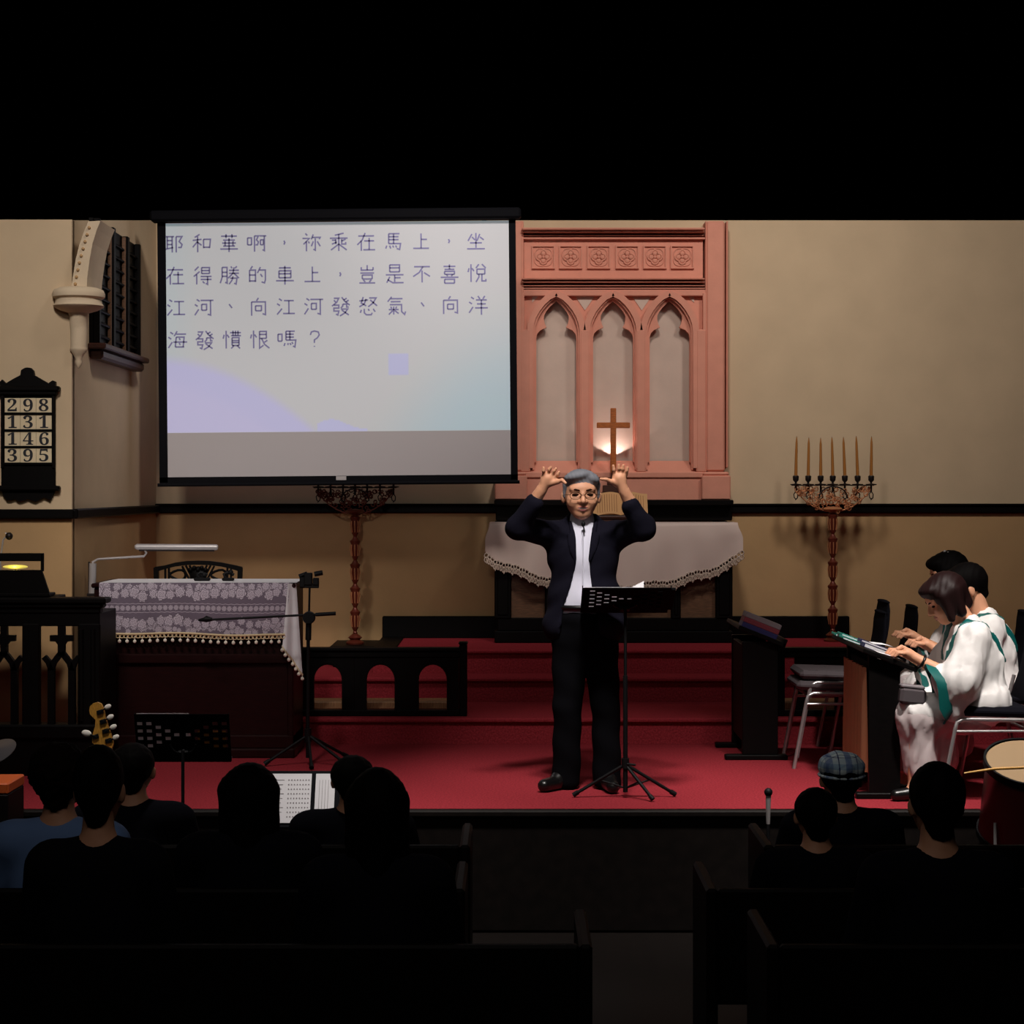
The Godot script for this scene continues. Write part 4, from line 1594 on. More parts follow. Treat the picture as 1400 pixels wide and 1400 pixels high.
	# small black clips left on the cloth
	for k in 2:
		var at := W([277, 313][k], 793, -1.32)
		at.y = 1.0175
		var cl := thing("microphone_clip", ["black microphone clip lying on the lace cloth under the carved chair back", "small black clip with round knob near the right end of the piano cloth"][k], "clip", at)
		m = MB.new()
		m.box2(Vector3(-0.05 + 0.01 * k, 0, -0.02), Vector3(0.045 - 0.015 * k, 0.018, 0.02), 0.006)
		part(cl, "foot", m, M.black_metal)
		m = MB.new()
		m.tube([Vector3(-0.02, 0.015, 0), Vector3(-0.03, 0.04, 0), Vector3(-0.01, 0.05, 0), Vector3(0.03, 0.035, 0)], 0.009, 7)
		m.ball(Vector3(0.01, 0.035 + 0.015 * k, 0), Vector3(0.016, 0.016, 0.014))
		part(cl, "jaw", m, M.black_metal)
	# carved chair behind the piano
	z = -2.15
	var ch := thing("carved_chair", "black carved chair with arched openwork back behind the piano", "chair", Vector3(W(271, 0, z).x, 0.1628, z))
	o = ch.position
	var C := func(px, py): return V2(W(px, py, z) - o)
	m = MB.new()
	var crest := PackedVector2Array()
	for q in [[212, 775], [225, 773], [240, 769], [255, 767], [271, 766.5], [287, 767], [303, 769], [318, 772], [331, 775], [330, 782], [316, 777.5], [303, 774.5], [287, 772.5], [271, 772], [255, 772.5], [240, 774.5], [226, 778], [213, 782]]:
		crest.append(C.call(q[0], q[1]))
	m.prism(crest, 0.035)
	part(ch, "crest_rail", m, M.black_wood)
	for s in [-1, 1]:
		m = MB.new()
		m.strip([C.call(271 + s * 57.5, 776), C.call(271 + s * 55, 850)], 0.028, 0.04)
		part(ch, "back_post", m, M.black_wood)
		m = MB.new()
		for q in [[40, 776, 40, 826], [45, 777, 45, 826], [17, 773, 6, 795], [22, 774, 9, 798], [12, 773, 3, 790]]:
			m.strip([C.call(271 + s * q[0], q[1]), C.call(271 + s * q[2], q[3])], 0.011, 0.02)
		var leaf := []
		for k in 12:
			var an := TAU * k / 12.0
			leaf.append(Vector3(C.call(271 + s * 28, 786).x, C.call(271, 786).y, 0) + Vector3(cos(an) * 0.05, sin(an) * 0.03 * (1.0 + 0.4 * cos(an)), 0))
		m.tube(leaf, 0.009, 6, true)
		part(ch, "carved_splat", m, M.black_wood)
		for dz in [0.0, 0.42]:
			m = MB.new()
			m.box(Vector3(s * 0.24, 0.21, dz - 0.01), Vector3(0.04, 0.42, 0.04), Basis(), 0.005)
			part(ch, "leg", m, M.black_wood)
	m = MB.new()
	m.ball(Vector3(0, C.call(271, 787).y, 0.0), Vector3(0.055, 0.06, 0.018))
	for k in 5:
		m.ball(Vector3((k - 2) * 0.024, C.call(271, 779).y + (0.012 if k % 2 else 0.0), 0.012), Vector3(0.014, 0.016, 0.012))
	part(ch, "carved_rosette", m, M.black_wood)
	m = MB.new()
	m.box(Vector3(0, 0.44, 0.2), Vector3(0.54, 0.05, 0.48), Basis(), 0.012)
	part(ch, "seat", m, M.black_wood)
	m = MB.new()
	m.box(Vector3(0, 0.6, 0.0), Vector3(0.5, 0.05, 0.03), Basis(), 0.006)
	part(ch, "back_rail", m, M.black_wood)


func boom_stand() -> void:
	var z := -0.85
	var at := W(421.5, 1044, z)
	at.y = 0.0
	var t := thing("boom_microphone_stand", "black tripod microphone stand with a long horizontal boom beside the piano", "microphone stand", at)
	var L := func(px, py, dz): return W(px, py, z) - at + Vector3(0, 0, dz)
	var m := MB.new()
	m.tube([L.call(420.5, 1036, 0), L.call(421.5, 860, 0)], 0.0105, 10)
	part(t, "lower_pole", m, M.black_metal)
	m = MB.new()
	m.tube([L.call(421.5, 875, 0), L.call(422, 852, 0)], 0.017, 12)
	part(t, "height_clutch", m, M.black_metal)
	m = MB.new()
	m.tube([L.call(421.8, 868, 0), L.call(423.5, 798, 0)], 0.006, 8)
	part(t, "upper_pole", m, M.black_metal)
	m = MB.new()
	m.lathe([Vector2(0, -0.022), Vector2(0.032, -0.022), Vector2(0.036, -0.012), Vector2(0.036, 0.012), Vector2(0.032, 0.022), Vector2(0, 0.022)], 18, Transform3D(Basis(Vector3.RIGHT, PI / 2), L.call(423, 844, 0.02)))
	part(t, "boom_clutch", m, M.black_metal)
	m = MB.new()
	m.tube([L.call(288, 847, 0.02), L.call(459, 838.5, 0.02)], 0.0065, 8)
	m.tube([L.call(432, 840, 0.02), L.call(459.5, 838.4, 0.02)], 0.011, 10)
	part(t, "boom", m, M.black_metal)
	m = MB.new()
	m.tube([L.call(272, 847.5, 0.02), L.call(279, 847, 0.02), L.call(283, 846, 0.02), L.call(291, 846.5, 0.02)], [0.006, 0.012, 0.019, 0.009], 10)
	part(t, "boom_tip", m, M.black_metal)
	m = MB.new()
	m.tube([L.call(421, 1015, 0), L.call(420.8, 996, 0)], 0.02, 10)
	part(t, "leg_collar", m, M.black_metal)
	for e in [[363, 1038, 0.05], [431, 1045, 0.2], [470, 1021, -0.25], [474, 1036, 0.05]]:
		m = MB.new()
		var foot := Vector3(L.call(e[0], 0, 0).x, 0.014, e[2])
		m.tube([Vector3(0, 0.17, 0), foot], 0.009, 8)
		var lg := part(t, "leg", m, M.black_metal)
		m = MB.new()
		m.tube([foot.lerp(Vector3(0, 0.17, 0), 0.12), foot], [0.012, 0.014], 8)
		part(lg, "rubber_foot", m, M.black_metal)
	# pair of clips on top
	m = MB.new()
	m.box2(L.call(410, 803, -0.02), L.call(417, 789, 0.02), 0.004)
	m.box2(L.call(416, 800, -0.02), L.call(427, 783, 0.02), 0.004)
	m.box2(L.call(428, 800, -0.02), L.call(436, 790, 0.02), 0.004)
	m.tube([L.call(409, 788, 0), L.call(420, 784, 0)], 0.012, 8)
	m.tube([L.call(430, 785, 0), L.call(441, 783, 0)], 0.015, 10)
	m.box2(L.call(410, 804, -0.012), L.call(436, 798, 0.012), 0.003)
	part(t, "clip_pair", m, M.black_metal)


func book(mb: MB, c: Vector3, size: Vector3, bas: Basis, spine_near := false) -> void:
	if spine_near:
		mb.box(c + bas * Vector3(0, 0, size.z * 0.49), Vector3(size.x, size.y, size.z * 0.03), bas, 0.002)
	mb.box(c + bas * Vector3(0, size.y * 0.45, 0), Vector3(size.x, size.y * 0.12, size.z), bas, 0.002)
	mb.box(c - bas * Vector3(0, size.y * 0.45, 0), Vector3(size.x, size.y * 0.12, size.z), bas, 0.002)
	mb.box(c - bas * Vector3(size.x * 0.49, 0, 0), Vector3(size.x * 0.03, size.y, size.z), bas, 0.002)


func slab_book(called: String, label: String, category: String, at: Vector3, bas: Basis, size: Vector3, cover: Material, group := "", spine_near := false) -> Node3D:
	var t := thing(called, label, category, at, group)
	t.basis = bas
	var m := MB.new()
	book(m, Vector3(0, size.y * 0.5, 0), size, Basis(), spine_near)
	part(t, "cover", m, cover)
	m = MB.new()
	m.box(Vector3(0.002, size.y * 0.5, 0), Vector3(size.x * 0.96, size.y * 0.8, size.z * 0.96))
	part(t, "pages", m, M.paper)
	return t


func choir_desks() -> void:
	# far desk: end panels, sloping top, runner feet
	var t := thing("choir_desk", "narrow black choir desk on runner feet beside the chancel steps", "desk", Vector3(1.43, 0, -1.33))
	var o := t.position
	var m := MB.new()
	for z in [-1.62, -1.1]:
		m = MB.new()
		m.box2(Vector3(1.325, 0.03, z) - o, Vector3(1.53, 0.68, z + 0.04) - o, 0.004)
		part(t, "end_panel", m, M.black_wood)
		m = MB.new()
		m.box2(Vector3(1.225, 0.0, z - 0.015) - o, Vector3(1.585, 0.03, z + 0.055) - o, 0.006)
		part(t, "runner_foot", m, M.black_wood)
	m = MB.new()
	m.box2(Vector3(1.33, 0.1, -1.6) - o, Vector3(1.36, 0.66, -1.07) - o, 0.004)
	part(t, "front_panel", m, M.black_wood)
	var slope := Basis(Vector3.BACK, -0.38)
	m = MB.new()
	m.box(Vector3(1.435, 0.712, -1.335) - o, Vector3(0.29, 0.025, 0.62), slope, 0.004)
	part(t, "sloping_top", m, M.black_wood)
	m = MB.new()
	m.box(Vector3(1.565, 0.672, -1.335) - o, Vector3(0.018, 0.05, 0.62), slope, 0.004)
	part(t, "ledge", m, M.black_wood)
	var cols := [M.navy_book, M.maroon_book, M.grey_book]
	for k in 3:
		slab_book("hymnal", ["navy hymnal at the bottom of the pile on the far choir desk", "maroon hymnal in the middle of the pile on the far choir desk", "grey hymnal on top of the pile on the far choir desk"][k], "book", Vector3(1.42, 0.729, -1.14) + slope * Vector3(0.0, 0.0 + k * 0.03, 0), slope, Vector3(0.215, 0.029, 0.15), cols[k], "hymnals on the far choir desk", true)
	# near desk with a curtain below its top
	t = thing("choir_desk", "black choir desk with brown curtain where the white robed choir sits", "desk", Vector3(1.87, 0, 0.0))
	o = t.position
	for z in [-0.32, 0.29]:
		m = MB.new()
		m.prism(PackedVector2Array([Vector2(1.795, 0.03) - V2(o), Vector2(1.952, 0.03) - V2(o), Vector2(1.952, 0.665) - V2(o), Vector2(1.795, 0.72) - V2(o)]), 0.04, Transform3D(Basis(), Vector3(0, 0, z + 0.02)))
		part(t, "end_panel", m, M.black_wood)
		m = MB.new()
		m.box2(Vector3(1.73, 0.0, z - 0.01) - o, Vector3(2.02, 0.03, z + 0.05) - o, 0.005)
		part(t, "runner_foot", m, M.black_wood)
	var sl := Basis(Vector3.BACK, -0.352)
	var mid := Vector3(1.895, 0.7, -0.1)
	m = MB.new()
	m.box(mid - o, Vector3(0.29, 0.024, 0.94), sl, 0.004)
	part(t, "sloping_top", m, M.black_wood)
	m = MB.new()
	m.box2(Vector3(1.81, 0.62, -0.28) - o, Vector3(1.83, 0.68, 0.29) - o)
	part(t, "curtain_rail", m, M.black_wood)
	var rows := []
	for b in 9:
		var row := []
		for a in 61:
			var u := a / 60.0
			var f := b / 8.0
			row.append(Vector3(1.782 + 0.016 * sin(u * 38.0 + f * 0.9 + sin(u * 9.0)) * (0.6 + 0.4 * f) - 0.006, lerpf(0.66, 0.13, f), lerpf(-0.3, 0.325, u)) - o)
		rows.append(row)
	m = MB.new()
	m.grid(rows)
	part(t, "curtain", m, M.curtain_brown, "pleated brown curtain")
	# papers and folders on the top
	var on := func(u, h, w): return mid + sl * Vector3(u, 0.0125 + h, 0) + Vector3(0, 0, w + 0.1)
	var tf := [[-0.03, 0.0, -0.45, 0.2], [-0.02, 0.013, -0.34, 0.2], [-0.03, 0.0, -0.22, 0.2]]
	for k in 3:
		slab_book("choir_folder", ["teal choir folder at the far end of the curtained desk", "teal choir folder lying on top of two others", "teal choir folder under the dark books on the curtained desk"][k], "folder", on.call(tf[k][0] - 0.04, tf[k][1], tf[k][2]), sl, Vector3(0.19, 0.012, 0.13), M.teal_book, "teal folders on the choir desk")
	slab_book("dark_book", "dark navy book with a white page edge on the curtained choir desk", "book", on.call(0.03, 0.0125, -0.2), sl, Vector3(0.2, 0.02, 0.1), M.navy_book)
	slab_book("dark_book", "navy book lying beside the white sheets on the choir desk", "book", on.call(0.01, 0.0, -0.06), sl, Vector3(0.17, 0.022, 0.1), M.navy_book)
	slab_book("grey_book", "grey book at the far upper side of the curtained choir desk", "book", on.call(0.085, 0.0, -0.34), sl, Vector3(0.1, 0.016, 0.14), M.grey_book)
	for k in 2:
		m = MB.new()
		var pr := []
		for b in 4:
			var row := []
			for a in 7:
				var u := a / 6.0
				row.append(sl * Vector3(lerpf(-0.1, 0.1, u), 0.004 + 0.014 * sin(u * PI) * (k + 0.4), 0) + Vector3(0, 0, lerpf(-0.075, 0.075, b / 3.0)))
			pr.append(row)
		m.grid(pr)
		single("music_sheet", m, M.paper, ["white music sheet lying at the camera end of choir desk under the hands", "curved white sheet leaning over the books on the choir desk"][k], "paper", on.call([0.035, 0.03][k], [0.0, 0.03][k], [0.29, 0.12][k]))


func chair(label: String, at: Vector3, group := "", top: Material = null) -> Node3D:
	var t := thing("stacking_chair", label, "chair", at, group)
	var m := MB.new()
	m.box(Vector3(-0.01, 0.455, 0), Vector3(0.44, 0.05, 0.42), Basis(Vector3.BACK, -0.03), 0.02)
	part(t, "seat", m, top if top else M.black_cloth)
	m = MB.new()
	var rows := []
	for b in 9:
		var f := b / 8.0
		var row := []
		for a in 12:
			var an := TAU * a / 12.0
			var half := lerpf(0.2, 0.165, f)
			var th := 0.022 * (1.0 if f > 0.08 and f < 0.95 else 0.4)
			row.append(Vector3(0.2 + 0.075 * f + 0.02 * sin(f * PI) + cos(an) * th, lerpf(0.5, 0.86, f), sin(an) * half))
		rows.append(row)
	m.grid(rows, true)
	m.ball(Vector3(0.275, 0.86, 0), Vector3(0.02, 0.012, 0.16))
	part(t, "backrest", m, M.black_cloth)
	for s in [-1, 1]:
		m = MB.new()
		var z: float = s * 0.215
		m.tube([Vector3(-0.25, 0.0, z), Vector3(-0.18, 0.37, z), Vector3(-0.17, 0.405, z), Vector3(-0.14, 0.42, z), Vector3(0.17, 0.415, z)], 0.0105, 8)
		part(t, "front_leg", m, M.chrome)
		m = MB.new()
		m.tube([Vector3(-0.186, 0.36, z), Vector3(0.19, 0.36, z)], 0.008, 8)
		part(t, "side_bar", m, M.chrome)
		m = MB.new()
		m.tube([Vector3(0.29, 0.0, z), Vector3(0.2, 0.3, z), Vector3(0.18, 0.42, z), Vector3(0.22, 0.6, z * 0.95)], 0.0105, 8)
		part(t, "rear_leg", m, M.chrome)
	m = MB.new()
	m.tube([Vector3(-0.16, 0.4, -0.215), Vector3(-0.16, 0.4, 0.215)], 0.009, 8)
	part(t, "cross_bar", m, M.chrome)
	m = MB.new()
	m.tube([Vector3(0.19, 0.36, -0.215), Vector3(0.19, 0.36, 0.215)], 0.009, 8)
	part(t, "cross_bar", m, M.chrome)
	return t


func chairs() -> void:
	chair("chrome stacking chair at the bottom of the stack by choir desk", Vector3(1.82, 0, -0.93), "chairs beside the choir", M.seat_fabric)
	chair("grey padded stacking chair on top of another beside the choir desk", Vector3(1.84, 0.058, -0.95), "chairs beside the choir", M.seat_fabric)
	chair("empty padded chair between chair stack and the robed choir", Vector3(2.1, 0, -1.43), "chairs beside the choir")
	chair("chrome framed chair under the choir member with wrist watch", Vector3(2.37, 0, 0.28), "chairs of the choir")
	chair("chrome framed chair under the choir member with short cropped hair", Vector3(2.59, 0, -0.3), "chairs of the choir")
	chair("chrome framed chair under the choir member wearing a hair clip", Vector3(2.64, 0, -0.92), "chairs of the choir")


func C(a: Vector3, b: Vector3, ra: float, rb: float, k := 0.03) -> Array:
	return ["c", a, b, ra, rb, k]


func E(c: Vector3, r: Vector3, k := 0.03, b := Basis()) -> Array:
	return ["e", c, r, b, k]


func cutE(c: Vector3, r: Vector3, k := 0.01, b := Basis()) -> Array:
	return ["-e", c, r, b, k]


# a head round the origin looking along +z: skull, jaw, cheeks, brow, nose, ears, chin
func head_shape(female := false) -> Array:
	var j := 0.94 if female else 1.0
	return [
		E(Vector3(0, 0.028, -0.012), Vector3(0.077, 0.09, 0.095), 0.02),
		E(Vector3(0, -0.035, 0.022), Vector3(0.066 * j, 0.075, 0.07), 0.03),
		E(Vector3(0, -0.092, 0.05), Vector3(0.032 * j, 0.024, 0.03), 0.03),
		E(Vector3(0.04, -0.03, 0.058), Vector3(0.028, 0.03, 0.024), 0.02),
		E(Vector3(-0.04, -0.03, 0.058), Vector3(0.028, 0.03, 0.024), 0.02),
		E(Vector3(0, 0.032, 0.068), Vector3(0.056, 0.02, 0.018), 0.02),
		C(Vector3(0, 0.012, 0.085), Vector3(0, -0.026, 0.106), 0.009, 0.013, 0.012),
		E(Vector3(0.013, -0.03, 0.092), Vector3(0.009, 0.008, 0.01), 0.008),
		E(Vector3(-0.013, -0.03, 0.092), Vector3(0.009, 0.008, 0.01), 0.008),
		E(Vector3(0, -0.06, 0.076), Vector3(0.026, 0.015, 0.016), 0.012),
		cutE(Vector3(0.032, 0.006, 0.095), Vector3(0.019, 0.011, 0.015), 0.012),
		cutE(Vector3(-0.032, 0.006, 0.095), Vector3(0.019, 0.011, 0.015), 0.012),
		E(Vector3(0.079, -0.012, -0.002), Vector3(0.011, 0.031, 0.019), 0.006, Basis(Vector3.UP, 0.3)),
		E(Vector3(-0.079, -0.012, -0.002), Vector3(0.011, 0.031, 0.019), 0.006, Basis(Vector3.UP, -0.3)),
	]


func moved(prims: Array, xf: Transform3D) -> Array:
	var out := []
	for p in prims:
		var q: Array = p.duplicate()
		q[1] = xf * p[1]
		if p[0].ends_with("c"):
			q[2] = xf * p[2]
		else:
			q[3] = xf.basis * p[3]
		out.append(q)
	return out


func stretched(prims: Array, s: Vector3) -> Array:
	var out := []
	for p in prims:
		var q: Array = p.duplicate()
		q[1] = p[1] * s
		q[2] = p[2] * s
		out.append(q)
	return out


func face_marks(t: Node3D, xf: Transform3D, open_mouth: bool) -> void:
	for s in [-1, 1]:
		var m := MB.new()
		m.ball(xf * Vector3(s * 0.032, 0.005, 0.0795), Vector3(0.0155, 0.0055, 0.008), xf.basis, 12, 8)
		part(t, "eye", m, M.eye_dark)
		m = MB.new()
		m.tube([xf * Vector3(s * 0.014, 0.025, 0.089), xf * Vector3(s * 0.032, 0.03, 0.085), xf * Vector3(s * 0.05, 0.025, 0.071)], [0.0035, 0.004, 0.0025], 6)
		part(t, "eyebrow", m, M.eye_dark)
	var m := MB.new()
	m.tube([xf * Vector3(-0.03, -0.058, 0.08), xf * Vector3(-0.01, -0.0555, 0.0925), xf * Vector3(0.01, -0.0555, 0.0925), xf * Vector3(0.03, -0.058, 0.08)], [0.002, 0.0045, 0.0045, 0.002], 6)
	m.tube([xf * Vector3(-0.022, -0.063 - (0.005 if open_mouth else 0.002), 0.084), xf * Vector3(0, -0.067 - (0.005 if open_mouth else 0.002), 0.0915), xf * Vector3(0.022, -0.063 - (0.005 if open_mouth else 0.002), 0.084)], [0.002, 0.005, 0.002], 6)
	part(t, "lips", m, M.lips)
	if open_mouth:
		m = MB.new()
		m.ball(xf * Vector3(0, -0.0615, 0.0885), Vector3(0.019, 0.0052, 0.006), xf.basis, 12, 6)
		part(t, "teeth", m, M.tooth)


func preacher() -> void:
	var root := Vector3(0.361, 0, 0)
	var t := thing("person", "person in dark suit and white shirt with both hands raised", "person", root)
	var P := func(px, py, dz) -> Vector3: return W(px, py, dz) - root
	var hx := Transform3D(Basis(Vector3.UP, 0.06) * Basis(Vector3.RIGHT, 0.04), P.call(794.5, 676.5, 0.03))
	var broad := Vector3(1.17, 1.06, 1.08)
	var hs := Transform3D(hx.basis * Basis.from_scale(broad), hx.origin)
	# body: head, neck, trunk, arms, legs and two open hands in one skin
	var mb := MB.new()
	var sh := [P.call(757, 731, -0.01), P.call(843, 731, -0.01)]
	var el := [P.call(708, 721, 0.17), P.call(880, 722, 0.19)]
	var wr := [P.call(742, 667, 0.25), P.call(852.5, 670, 0.26)]
	var limbs := [
		C(P.call(795, 725, -0.02), P.call(795, 695, 0.0), 0.06, 0.055, 0.02),
		E(P.call(797, 770, 0.0), Vector3(0.16, 0.2, 0.1), 0.04),
		E(P.call(799, 845, 0.0), Vector3(0.15, 0.14, 0.1), 0.04),
	]
	for s in 2:
		limbs.append(C(sh[s], el[s], 0.055, 0.045))
		limbs.append(C(el[s], wr[s], 0.045, 0.029))
		var hip: Vector3 = [P.call(779, 868, 0), P.call(818, 868, 0)][s]
		var kn: Vector3 = [P.call(777, 965, 0.02), P.call(827, 965, 0.02)][s]
		var an: Vector3 = [P.call(772, 1060, -0.01), P.call(831, 1062, 0.0)][s]
		limbs.append(C(hip, kn, 0.075, 0.055))
		limbs.append(C(kn, an, 0.052, 0.036))
	blob(mb, limbs, 0.014)
	blob(mb, moved(stretched(head_shape(), broad), hx), 0.0045)
	# hands, palms to the front: palm, four fingers with a bend, thumb towards the head
	var hand := [
		[[749, 654, 0.262], [[744.3, 648, 743, 643.5, 743.2, 639.6], [749.6, 647, 751, 642, 753, 639.2], [755, 649, 758, 643.5, 760, 640.6], [759.3, 653, 762.5, 648.5, 764.2, 645.5]], [752, 661, 763, 658.5, 768.5, 656.5, 773, 660.5]],
		[[846.5, 654, 0.27], [[840.5, 648, 839.3, 642, 838.4, 636.8], [845.8, 646.5, 846, 640.5, 846, 635.6], [850.8, 647, 851.5, 641, 852, 636.4], [855.4, 649, 857, 643.5, 857.8, 639.6]], [844, 662, 836, 658.5, 829, 655.5, 822, 654.8]],
	]
	for s in 2:
		var h: Array = hand[s]
		var pc: Vector3 = P.call(h[0][0], h[0][1], h[0][2])
		var hp := [C(wr[s], pc, 0.027, 0.026, 0.02), E(pc, Vector3(0.036, 0.034, 0.017), 0.015)]
		for f in h[1]:
			var a: Vector3 = P.call(f[0], f[1], 0.272)
			var b: Vector3 = P.call(f[2], f[3], 0.286)
			var c: Vector3 = P.call(f[4], f[5], 0.29)
			hp.append(C(pc.lerp(a, 0.6), a, 0.011, 0.0098, 0.008))
			hp.append(C(a, b, 0.0096, 0.0088, 0.004))
			hp.append(C(b, c, 0.0086, 0.0072, 0.004))
		var th: Array = h[2]
		hp.append(C(P.call(th[0], th[1], 0.262), P.call(th[2], th[3], 0.285), 0.017, 0.0125, 0.012))
		hp.append(C(P.call(th[2], th[3], 0.285), P.call(th[4], th[5], 0.298), 0.0118, 0.0098, 0.005))
		hp.append(C(P.call(th[4], th[5], 0.298), P.call(th[6], th[7], 0.305), 0.0096, 0.008, 0.004))
		blob(mb, hp, 0.0036)
	part(t, "body", mb, M.skin_face)
	face_marks(t, hs, true)
	# hair swept to one side
	var m := MB.new()
	var hair := [
		E(Vector3(0.0, 0.045, -0.022), Vector3(0.081, 0.082, 0.1), 0.02),
		E(Vector3(-0.02, 0.095, 0.045), Vector3(0.06, 0.027, 0.046), 0.025, Basis(Vector3.BACK, 0.2)),
		E(Vector3(0.045, 0.082, 0.035), Vector3(0.036, 0.026, 0.042), 0.02, Basis(Vector3.BACK, -0.5)),
		C(Vector3(-0.07, 0.05, 0.02), Vector3(-0.076, -0.012, 0.012), 0.016, 0.007, 0.012),
		C(Vector3(0.07, 0.05, 0.02), Vector3(0.076, -0.012, 0.012), 0.016, 0.007, 0.012),
		cutE(Vector3(-0.005, -0.03, 0.105), Vector3(0.068, 0.088, 0.085), 0.012),
		cutE(Vector3(0, -0.11, 0.02), Vector3(0.1, 0.08, 0.1), 0.02),
	]
	blob(m, moved(stretched(hair, broad), hx), 0.005, func(p, d): return d + 0.0008 * sin(p.x * 300.0 + p.y * 120.0))
	part(t, "hair", m, M.grey_hair, "short grey hair parted at one side")
	# spectacles
	var g := Node3D.new()
	g.name = "spectacles"
	t.add_child(g)
	for s in [-1, 1]:
		m = MB.new()
		var ring := []
		for k in 16:
			var an := TAU * k / 16.0
			ring.append(hs * Vector3(s * 0.033 + cos(an) * 0.0245, 0.0 + sin(an) * 0.018, 0.103 - absf(cos(an) * 0.004 + s * 0.001)))
		m.tube(ring, 0.0021, 5, true)
		part(g, "rim", m, M.gold_wire)
		m = MB.new()
		m.tube([hs * Vector3(s * 0.0575, 0.005, 0.1), hs * Vector3(s * 0.08, 0.004, 0.06), hs * Vector3(s * 0.084, -0.002, 0.0)], 0.0016, 5)
		part(g, "temple", m, M.gold_wire)
	m = MB.new()
	m.tube([hs * Vector3(-0.0085, 0.004, 0.104), hs * Vector3(0, 0.008, 0.107), hs * Vector3(0.0085, 0.004, 0.104)], 0.0016, 5)
	part(g, "bridge", m, M.gold_wire)
	# clothes
	var open_l := [[700, 780], [715, 783], [735, 787], [770, 788], [800, 780], [826, 771], [880, 764]]
	var open_r := [[700, 812], [715, 811], [735, 808], [765, 804.5], [800, 809], [826, 814], [880, 820]]
	var edge := func(tab: Array, py: float) -> float:
		for k in tab.size() - 1:
			if py < tab[k + 1][0]:
				return lerpf(tab[k][1], tab[k + 1][1], clampf((py - tab[k][0]) / (tab[k + 1][0] - tab[k][0]), 0, 1))
		return tab[-1][1]
	var shirt := [
		C(P.call(796, 722, -0.015), P.call(796, 709, 0.004), 0.072, 0.063, 0.02),
		E(P.call(797, 765, 0.0), Vector3(0.172, 0.2, 0.118), 0.04),
		E(P.call(799, 822, 0.0), Vector3(0.172, 0.17, 0.125), 0.05),
	]
	m = MB.new()
	blob(m, shirt, 0.01, func(p, d): return d + 0.003 * sin(p.x * 60.0 + p.y * 14.0) * sin(p.y * 23.0 - p.x * 31.0))
	part(t, "shirt", m, M.white_shirt)
	m = MB.new()
	for k in 2:
		m.tube([P.call(796 + k * 0.5, 728, 0.118), P.call(797 + k * 0.3, 770, 0.131), P.call(796, 826, 0.134)], 0.0022 + k * 0.001, 5)
	part(t, "shirt_placket", m, M.white_shirt)
	var coat := [
		C(sh[0] + Vector3(0.02, 0.0, 0), sh[1] - Vector3(0.02, 0.0, 0), 0.064, 0.064, 0.03),
		E(P.call(797, 760, 0.0), Vector3(0.188, 0.17, 0.13), 0.05),
		E(P.call(799, 815, 0.0), Vector3(0.192, 0.17, 0.138), 0.06),
		E(P.call(799, 853, 0.0), Vector3(0.222, 0.14, 0.14), 0.05),
		C(P.call(777, 730, -0.02), P.call(783, 713, -0.03), 0.05, 0.045, 0.03),
		C(P.call(817, 730, -0.02), P.call(810, 713, -0.03), 0.05, 0.045, 0.03),
		cutE(P.call(796, 699, 0.02), Vector3(0.064, 0.055, 0.08), 0.01),
		cutE(P.call(799, 900, 0.0), Vector3(0.4, 0.1, 0.4), 0.01),
	]
	for s in 2:
		var cuff: Vector3 = [P.call(730.5, 688, 0.232), P.call(862.5, 692, 0.24)][s]
		coat.append(C(sh[s], el[s], 0.07, 0.061, 0.04))
		coat.append(C(el[s], cuff, 0.06, 0.047, 0.03))
	var opening := func(p: Vector3) -> float:
		var py: float = 668.0 + (1.56 - p.y) * 263.0
		var pz := 10.0 - p.z
		var px: float = 700.0 + (p.x + 0.361) * F / pz
		return minf(px - edge.call(open_l, py), edge.call(open_r, py) - px) / 263.0
	m = MB.new()
	blob(m, coat, 0.0115, func(p, d):
		d += 0.0035 * sin(p.x * 38.0 - p.y * 46.0 + p.z * 30.0) * sin(p.y * 17.0 + p.x * 9.0)
		return maxf(d, opening.call(p)) if p.z > 0.015 and absf(p.x - 0.01) < 0.12 else d)
	part(t, "jacket", m, M.navy_suit)
	# lapels lie on the jacket along the opening
	m = MB.new()
	blob(m, coat, 0.0115, func(p, d):
		if p.z < 0.02:
			return 0.1
		var py: float = 668.0 + (1.56 - p.y) * 263.0
		var a: float = -opening.call(p)
		var wide := 0.045 * smoothstep(782.0, 738.0, py) * (1.0 if py > 728.0 else 0.55)
		return maxf(d - 0.009, maxf(maxf(-a - 0.001, a - wide), maxf(712.0 - py, py - 782.0) / 263.0)))
	part(t, "lapels", m, M.navy_suit)
	m = MB.new()
	var trousers := [E(P.call(799, 862, 0.0), Vector3(0.172, 0.135, 0.13), 0.04), E(P.call(799, 845, 0.0), Vector3(0.174, 0.07, 0.132), 0.03)]
	for s in 2:
		var hip: Vector3 = [P.call(779, 880, 0), P.call(820, 880, 0)][s]
		var kn: Vector3 = [P.call(776, 965, 0.02), P.call(828, 965, 0.02)][s]
		var an: Vector3 = [P.call(774, 1066, -0.01), P.call(830, 1068, 0.0)][s]
		trousers.append(C(hip, kn, 0.096, 0.074, 0.03))
		trousers.append(C(kn, an, 0.073, 0.074, 0.02))
	trousers.append(cutE(P.call(800, 1110, 0), Vector3(0.5, 0.13, 0.5), 0.01))
	blob(m, trousers, 0.013, func(p, d): return d + 0.003 * sin(p.y * 34.0 + p.x * 25.0))
	part(t, "trousers", m, M.black_trousers)
	m = MB.new()
	var belt := []
	for k in 24:
		var an := TAU * k / 24.0
		belt.append(P.call(799, 829, 0) + Vector3(cos(an) * 0.174, 0, sin(an) * 0.128))
	m.tube(belt, 0.014, 6, true)
